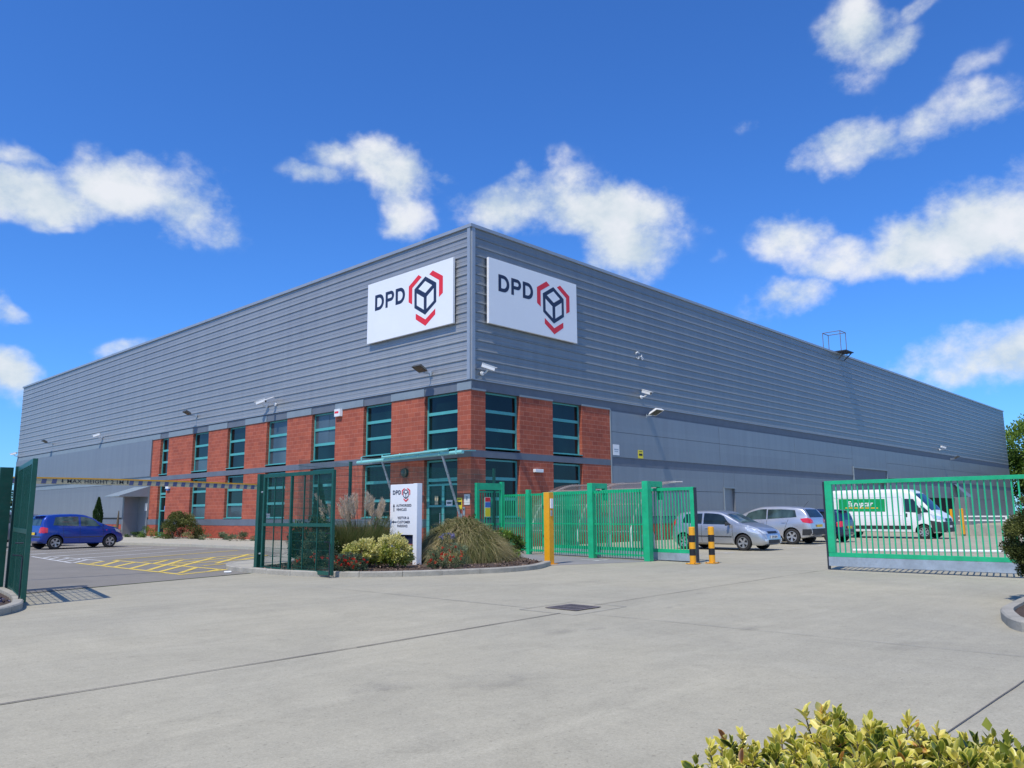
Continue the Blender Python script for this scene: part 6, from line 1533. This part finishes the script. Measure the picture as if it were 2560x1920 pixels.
# ------------------------------------------------------------------ sky
CLOUDS=[
 (0.2359, 0.9147, 0.3281, 0.0737, 0.0291, 0.0, 1.0),
 (0.3148, 0.8802, 0.355, 0.0828, 0.0393, 12.0, 1.05),
 (0.3667, 0.8608, 0.353, 0.0474, 0.0452, -30.0, 0.9),
 (0.4095, 0.8528, 0.3241, 0.0312, 0.0245, -50.0, 0.5),
 (0.2196, 0.9061, 0.3617, 0.038, 0.0121, -10.0, 0.55),
 (0.2547, 0.919, 0.3009, 0.0357, 0.0099, 0.0, 0.45),
 (0.5448, 0.7312, 0.4105, 0.0653, 0.0336, -15.0, 1.05),
 (0.578, 0.7335, 0.3576, 0.0335, 0.0455, 20.0, 0.85),
 (0.5084, 0.7529, 0.418, 0.0367, 0.0275, 0.0, 0.9),
 (0.4877, 0.7788, 0.3945, 0.0366, 0.0147, 0.0, 0.6),
 (0.6143, 0.6802, 0.3999, 0.0357, 0.0133, 0.0, 0.5),
 (0.6421, 0.6393, 0.4231, 0.0284, 0.0118, -25.0, 0.25),
 (0.681, 0.63, 0.3733, 0.0725, 0.0386, 0.0, 1.1),
 (0.709, 0.5961, 0.3769, 0.0626, 0.0409, 0.0, 1.1),
 (0.6857, 0.6142, 0.3907, 0.0432, 0.0264, 0.0, 0.9),
 (0.7358, 0.5679, 0.3689, 0.0961, 0.0408, -10.0, 1.15),
 (0.7742, 0.5436, 0.3242, 0.0628, 0.0411, 0.0, 0.9),
 (0.7848, 0.5028, 0.3622, 0.0284, 0.0284, 0.0, 0.6),
 (0.8095, 0.4863, 0.329, 0.0142, 0.0189, 0.0, 0.3),
 (0.8188, 0.2678, 0.5078, 0.0334, 0.0432, -25.0, 0.85),
 (0.8358, 0.2569, 0.4852, 0.0433, 0.0236, 0.0, 0.8),
 (0.839, 0.2783, 0.4676, 0.0323, 0.0242, 0.0, 0.4),
 (0.8342, 0.2086, 0.5105, 0.0336, 0.0131, 20.0, 0.4),
 (0.8662, 0.3071, 0.3942, 0.0592, 0.0317, 0.0, 1.0),
 (0.8824, 0.2749, 0.3819, 0.0497, 0.0207, 0.0, 0.7),
 (0.885, 0.2327, 0.4033, 0.0636, 0.0239, 20.0, 0.65),
 (0.8965, 0.1779, 0.4058, 0.0604, 0.0227, 10.0, 0.7),
 (0.8795, 0.178, 0.4414, 0.0448, 0.0131, 20.0, 0.32),
 (0.8734, 0.3737, 0.3121, 0.0494, 0.0247, 0.0, 0.85),
 (0.9013, 0.3239, 0.2877, 0.0655, 0.024, 0.0, 0.95),
 (0.9227, 0.2579, 0.2865, 0.0789, 0.0353, 12.0, 1.15),
 (0.9344, 0.1967, 0.2969, 0.0708, 0.0452, 15.0, 1.2),
 (0.9471, 0.1606, 0.2778, 0.0571, 0.0381, 0.0, 1.2),
 (0.9254, 0.1572, 0.3448, 0.0413, 0.0225, 30.0, 0.55),
 (0.8881, 0.3843, 0.2522, 0.0523, 0.0228, 8.0, 0.85),
 (0.9481, 0.2714, 0.1658, 0.0505, 0.0232, 10.0, 0.85),
 (0.9608, 0.2226, 0.1652, 0.0687, 0.0343, 10.0, 1.1),
 (0.97, 0.1755, 0.1684, 0.0503, 0.0348, 0.0, 1.1),
 (0.2249, 0.9503, 0.2152, 0.0213, 0.0162, 0.0, 0.7),
 (0.2346, 0.9603, 0.1513, 0.0331, 0.0253, -20.0, 1.0),
 (0.3378, 0.922, 0.189, 0.032, 0.012, 15.0, 0.45),
 (0.81, 0.3839, 0.4433, 0.0306, 0.0109, 10.0, 0.3),
 (0.8227, 0.4583, 0.3363, 0.0164, 0.0117, -30.0, 0.25),
 (0.8373, 0.455, 0.3032, 0.0141, 0.0094, 0.0, 0.2),
]

def world():
    w = bpy.data.worlds.new('World'); SC.world = w; w.use_nodes = True; nt = w.node_tree; nt.nodes.clear(); L = nt.links
    out = nt.nodes.new('ShaderNodeOutputWorld'); sky = nt.nodes.new('ShaderNodeTexSky'); sky.sky_type = 'NISHITA'; sky.sun_disc = False
    sky.sun_elevation = radians(58.2); sky.sun_rotation = radians(257.8); sky.air_density = 1.0; sky.dust_density = .35; sky.ozone_density = 2.2; sky.altitude = 60
    tc = nt.nodes.new('ShaderNodeTexCoord'); vec = tc.outputs['Generated']
    nv = N(nt, 'ShaderNodeVectorMath', operation='NORMALIZE'); L.new(vec, nv.inputs[0]); vec = nv.outputs[0]
    tint = N(nt, 'ShaderNodeMix', data_type='RGBA', blend_type='MULTIPLY'); tint.inputs['Factor'].default_value = 1; tint.inputs['B'].default_value = SKY_TINT
    L.new(sky.outputs[0], tint.inputs['A'])
    bg = N(nt, 'ShaderNodeBackground', i_Strength=SKY_STR); L.new(tint.outputs['Result'], bg.inputs['Color'])
    # the outlines wander: directions are nudged by a coarse noise before the cloud masses are measured
    wn = N(nt, 'ShaderNodeTexNoise', i_Scale=9., i_Detail=4., i_Roughness=.6); L.new(vec, wn.inputs['Vector'])
    w1 = N(nt, 'ShaderNodeVectorMath', operation='SUBTRACT'); w1.inputs[1].default_value = (.5, .5, .5); L.new(wn.outputs['Color'], w1.inputs[0])
    w2 = N(nt, 'ShaderNodeVectorMath', operation='MULTIPLY_ADD'); w2.inputs[1].default_value = (.085, .085, .07); L.new(w1.outputs[0], w2.inputs[0]); L.new(vec, w2.inputs[2]); wvec = w2.outputs[0]
    acc = None
    for (x, y, z, rx, ry, rot, wt) in CLOUDS:
        c = Vector((x, y, z)).normalized(); e1 = Vector((0, 0, 1)).cross(c).normalized() * -1; e2 = c.cross(e1) * -1
        if e2.z < 0: e2 = -e2
        a = radians(rot); f1 = e1 * cos(a) + e2 * sin(a); f2 = e2 * cos(a) - e1 * sin(a)
        if f1.cross(f2).dot(c) < 0: f1 = -f1
        m = Matrix((c, f1, f2)).transposed(); eu = m.to_euler('XYZ')
        mp = N(nt, 'ShaderNodeMapping', vector_type='TEXTURE'); mp.inputs['Location'].default_value = c; mp.inputs['Rotation'].default_value = eu; mp.inputs['Scale'].default_value = (1.2, rx * 1.5, ry * 1.5)
        L.new(wvec, mp.inputs['Vector']); ln = N(nt, 'ShaderNodeVectorMath', operation='LENGTH'); L.new(mp.outputs[0], ln.inputs[0])
        mr = N(nt, 'ShaderNodeMapRange', interpolation_type='SMOOTHERSTEP'); mr.inputs['From Min'].default_value = 1.25; mr.inputs['From Max'].default_value = 0.; mr.inputs['To Min'].default_value = 0; mr.inputs['To Max'].default_value = wt
        L.new(ln.outputs['Value'], mr.inputs['Value'])
        if acc is None: acc = mr.outputs[0]
        else:
            mx = N(nt, 'ShaderNodeMath', operation='SMOOTH_MAX'); mx.inputs[2].default_value = .12; L.new(acc, mx.inputs[0]); L.new(mr.outputs[0], mx.inputs[1]); acc = mx.outputs[0]
    # scattered clouds behind the viewer, seen only in reflections
    sp = N(nt, 'ShaderNodeSeparateXYZ'); L.new(vec, sp.inputs[0])
    nb = N(nt, 'ShaderNodeTexNoise', i_Scale=2.6, i_Detail=3.); L.new(vec, nb.inputs['Vector'])
    back = N(nt, 'ShaderNodeMath', operation='ADD'); L.new(sp.outputs[0], back.inputs[0]); L.new(sp.outputs[1], back.inputs[1])
    bm = N(nt, 'ShaderNodeMapRange'); bm.inputs['From Min'].default_value = .1; bm.inputs['From Max'].default_value = -.3; L.new(back.outputs[0], bm.inputs['Value'])
    br = N(nt, 'ShaderNodeMapRange'); br.inputs['From Min'].default_value = .48; br.inputs['From Max'].default_value = .66; L.new(nb.outputs['Fac'], br.inputs['Value'])
    bmul = N(nt, 'ShaderNodeMath', operation='MULTIPLY'); L.new(bm.outputs[0], bmul.inputs[0]); L.new(br.outputs[0], bmul.inputs[1])
    mx = N(nt, 'ShaderNodeMath', operation='MAXIMUM'); L.new(acc, mx.inputs[0]); L.new(bmul.outputs[0], mx.inputs[1]); acc = mx.outputs[0]
    def fbm(scale, det, rough, dist, off=(0, 0, 0)):
        mp = N(nt, 'ShaderNodeMapping'); mp.inputs['Location'].default_value = off; mp.inputs['Scale'].default_value = (1, 1, 1.35); L.new(vec, mp.inputs['Vector'])
        n = N(nt, 'ShaderNodeTexNoise', i_Scale=scale, i_Detail=det, i_Roughness=rough, i_Distortion=dist); L.new(mp.outputs[0], n.inputs['Vector']); return n.outputs['Fac']
    n1 = fbm(8.0, 10., .62, 0.)
    # density = (mask + (fbm - .5) * k) through a soft threshold
    s1 = N(nt, 'ShaderNodeMath', operation='SUBTRACT'); s1.inputs[1].default_value = .5; L.new(n1, s1.inputs[0])
    s2 = N(nt, 'ShaderNodeMath', operation='MULTIPLY_ADD'); s2.inputs[1].default_value = 2.5; L.new(s1.outputs[0], s2.inputs[0]); L.new(acc, s2.inputs[2])
    gate = N(nt, 'ShaderNodeMapRange', interpolation_type='SMOOTHSTEP'); gate.inputs['From Min'].default_value = .08; gate.inputs['From Max'].default_value = .36; L.new(acc, gate.inputs['Value'])
    den = N(nt, 'ShaderNodeMapRange', interpolation_type='SMOOTHSTEP'); den.inputs['From Min'].default_value = .20; den.inputs['From Max'].default_value = 1.05; L.new(s2.outputs[0], den.inputs['Value'])
    dm = N(nt, 'ShaderNodeMath', operation='MULTIPLY'); L.new(den.outputs[0], dm.inputs[0]); L.new(gate.outputs[0], dm.inputs[1])
    dd = N(nt, 'ShaderNodeMath', operation='MULTIPLY'); dd.inputs[1].default_value = .93; L.new(dm.outputs[0], dd.inputs[0])
    # shading: thin edges bright, thick undersides greyer
    n2 = fbm(8.0, 4., .60, 0., (0, 0, -.065)); df = N(nt, 'ShaderNodeMath', operation='SUBTRACT'); L.new(n1, df.inputs[0]); L.new(n2, df.inputs[1])
    sh = N(nt, 'ShaderNodeMapRange'); sh.inputs['From Min'].default_value = -.14; sh.inputs['From Max'].default_value = .14; L.new(df.outputs[0], sh.inputs['Value'])
    cr = ramp(nt, [(0., (.60, .70, .78)), (.5, (.76, .82, .86)), (1., (.88, .90, .93))]); L.new(sh.outputs[0], cr.inputs['Fac'])
    cb = N(nt, 'ShaderNodeBackground', i_Strength=1.0); L.new(cr.outputs['Color'], cb.inputs['Color'])
    ms = nt.nodes.new('ShaderNodeMixShader'); L.new(dd.outputs[0], ms.inputs[0]); L.new(bg.outputs[0], ms.inputs[1]); L.new(cb.outputs[0], ms.inputs[2]); L.new(ms.outputs[0], out.inputs['Surface'])
SKY_TINT = (.37, .80, 1.45, 1); SKY_STR = .133
world(); SC.world.cycles.sampling_method = 'MANUAL'; SC.world.cycles.sample_map_resolution = 256

# ------------------------------------------------------------------ sun and camera
sl = bpy.data.lights.new('sun', 'SUN'); sl.energy = 4.1; sl.angle = radians(.53); sl.color = (1., .94, .83)
so = bpy.data.objects.new('sun', sl); COL.objects.link(so); so.rotation_euler = Vector((1.43, .31, -2.36)).to_track_quat('-Z', 'Y').to_euler(); so.location = (-20, -10, 40)
cd = bpy.data.cameras.new('camera'); cd.sensor_width = 36; cd.lens = 36 * 1994.335 / 2560; cd.clip_start = .05; cd.clip_end = 4000
co = bpy.data.objects.new('camera', cd); COL.objects.link(co); SC.camera = co
ps, pt, ro = radians(43.472149), radians(9.20979), radians(.3963)
fw = Vector((cos(ps) * cos(pt), sin(ps) * cos(pt), sin(pt))); rt = Vector((sin(ps), -cos(ps), 0)); up = rt.cross(fw)
r2 = rt * cos(ro) - up * sin(ro); u2 = up * cos(ro) + rt * sin(ro)
co.matrix_world = Matrix(((r2.x, u2.x, -fw.x, CX), (r2.y, u2.y, -fw.y, CY), (r2.z, u2.z, -fw.z, 1.42), (0, 0, 0, 1)))
SC.view_settings.view_transform = 'Standard'; SC.view_settings.look = 'None'; SC.view_settings.exposure = 0; SC.view_settings.gamma = 1
SC.cycles.use_denoising = True; SC.cycles.max_bounces = 8; SC.cycles.transparent_max_bounces = 16
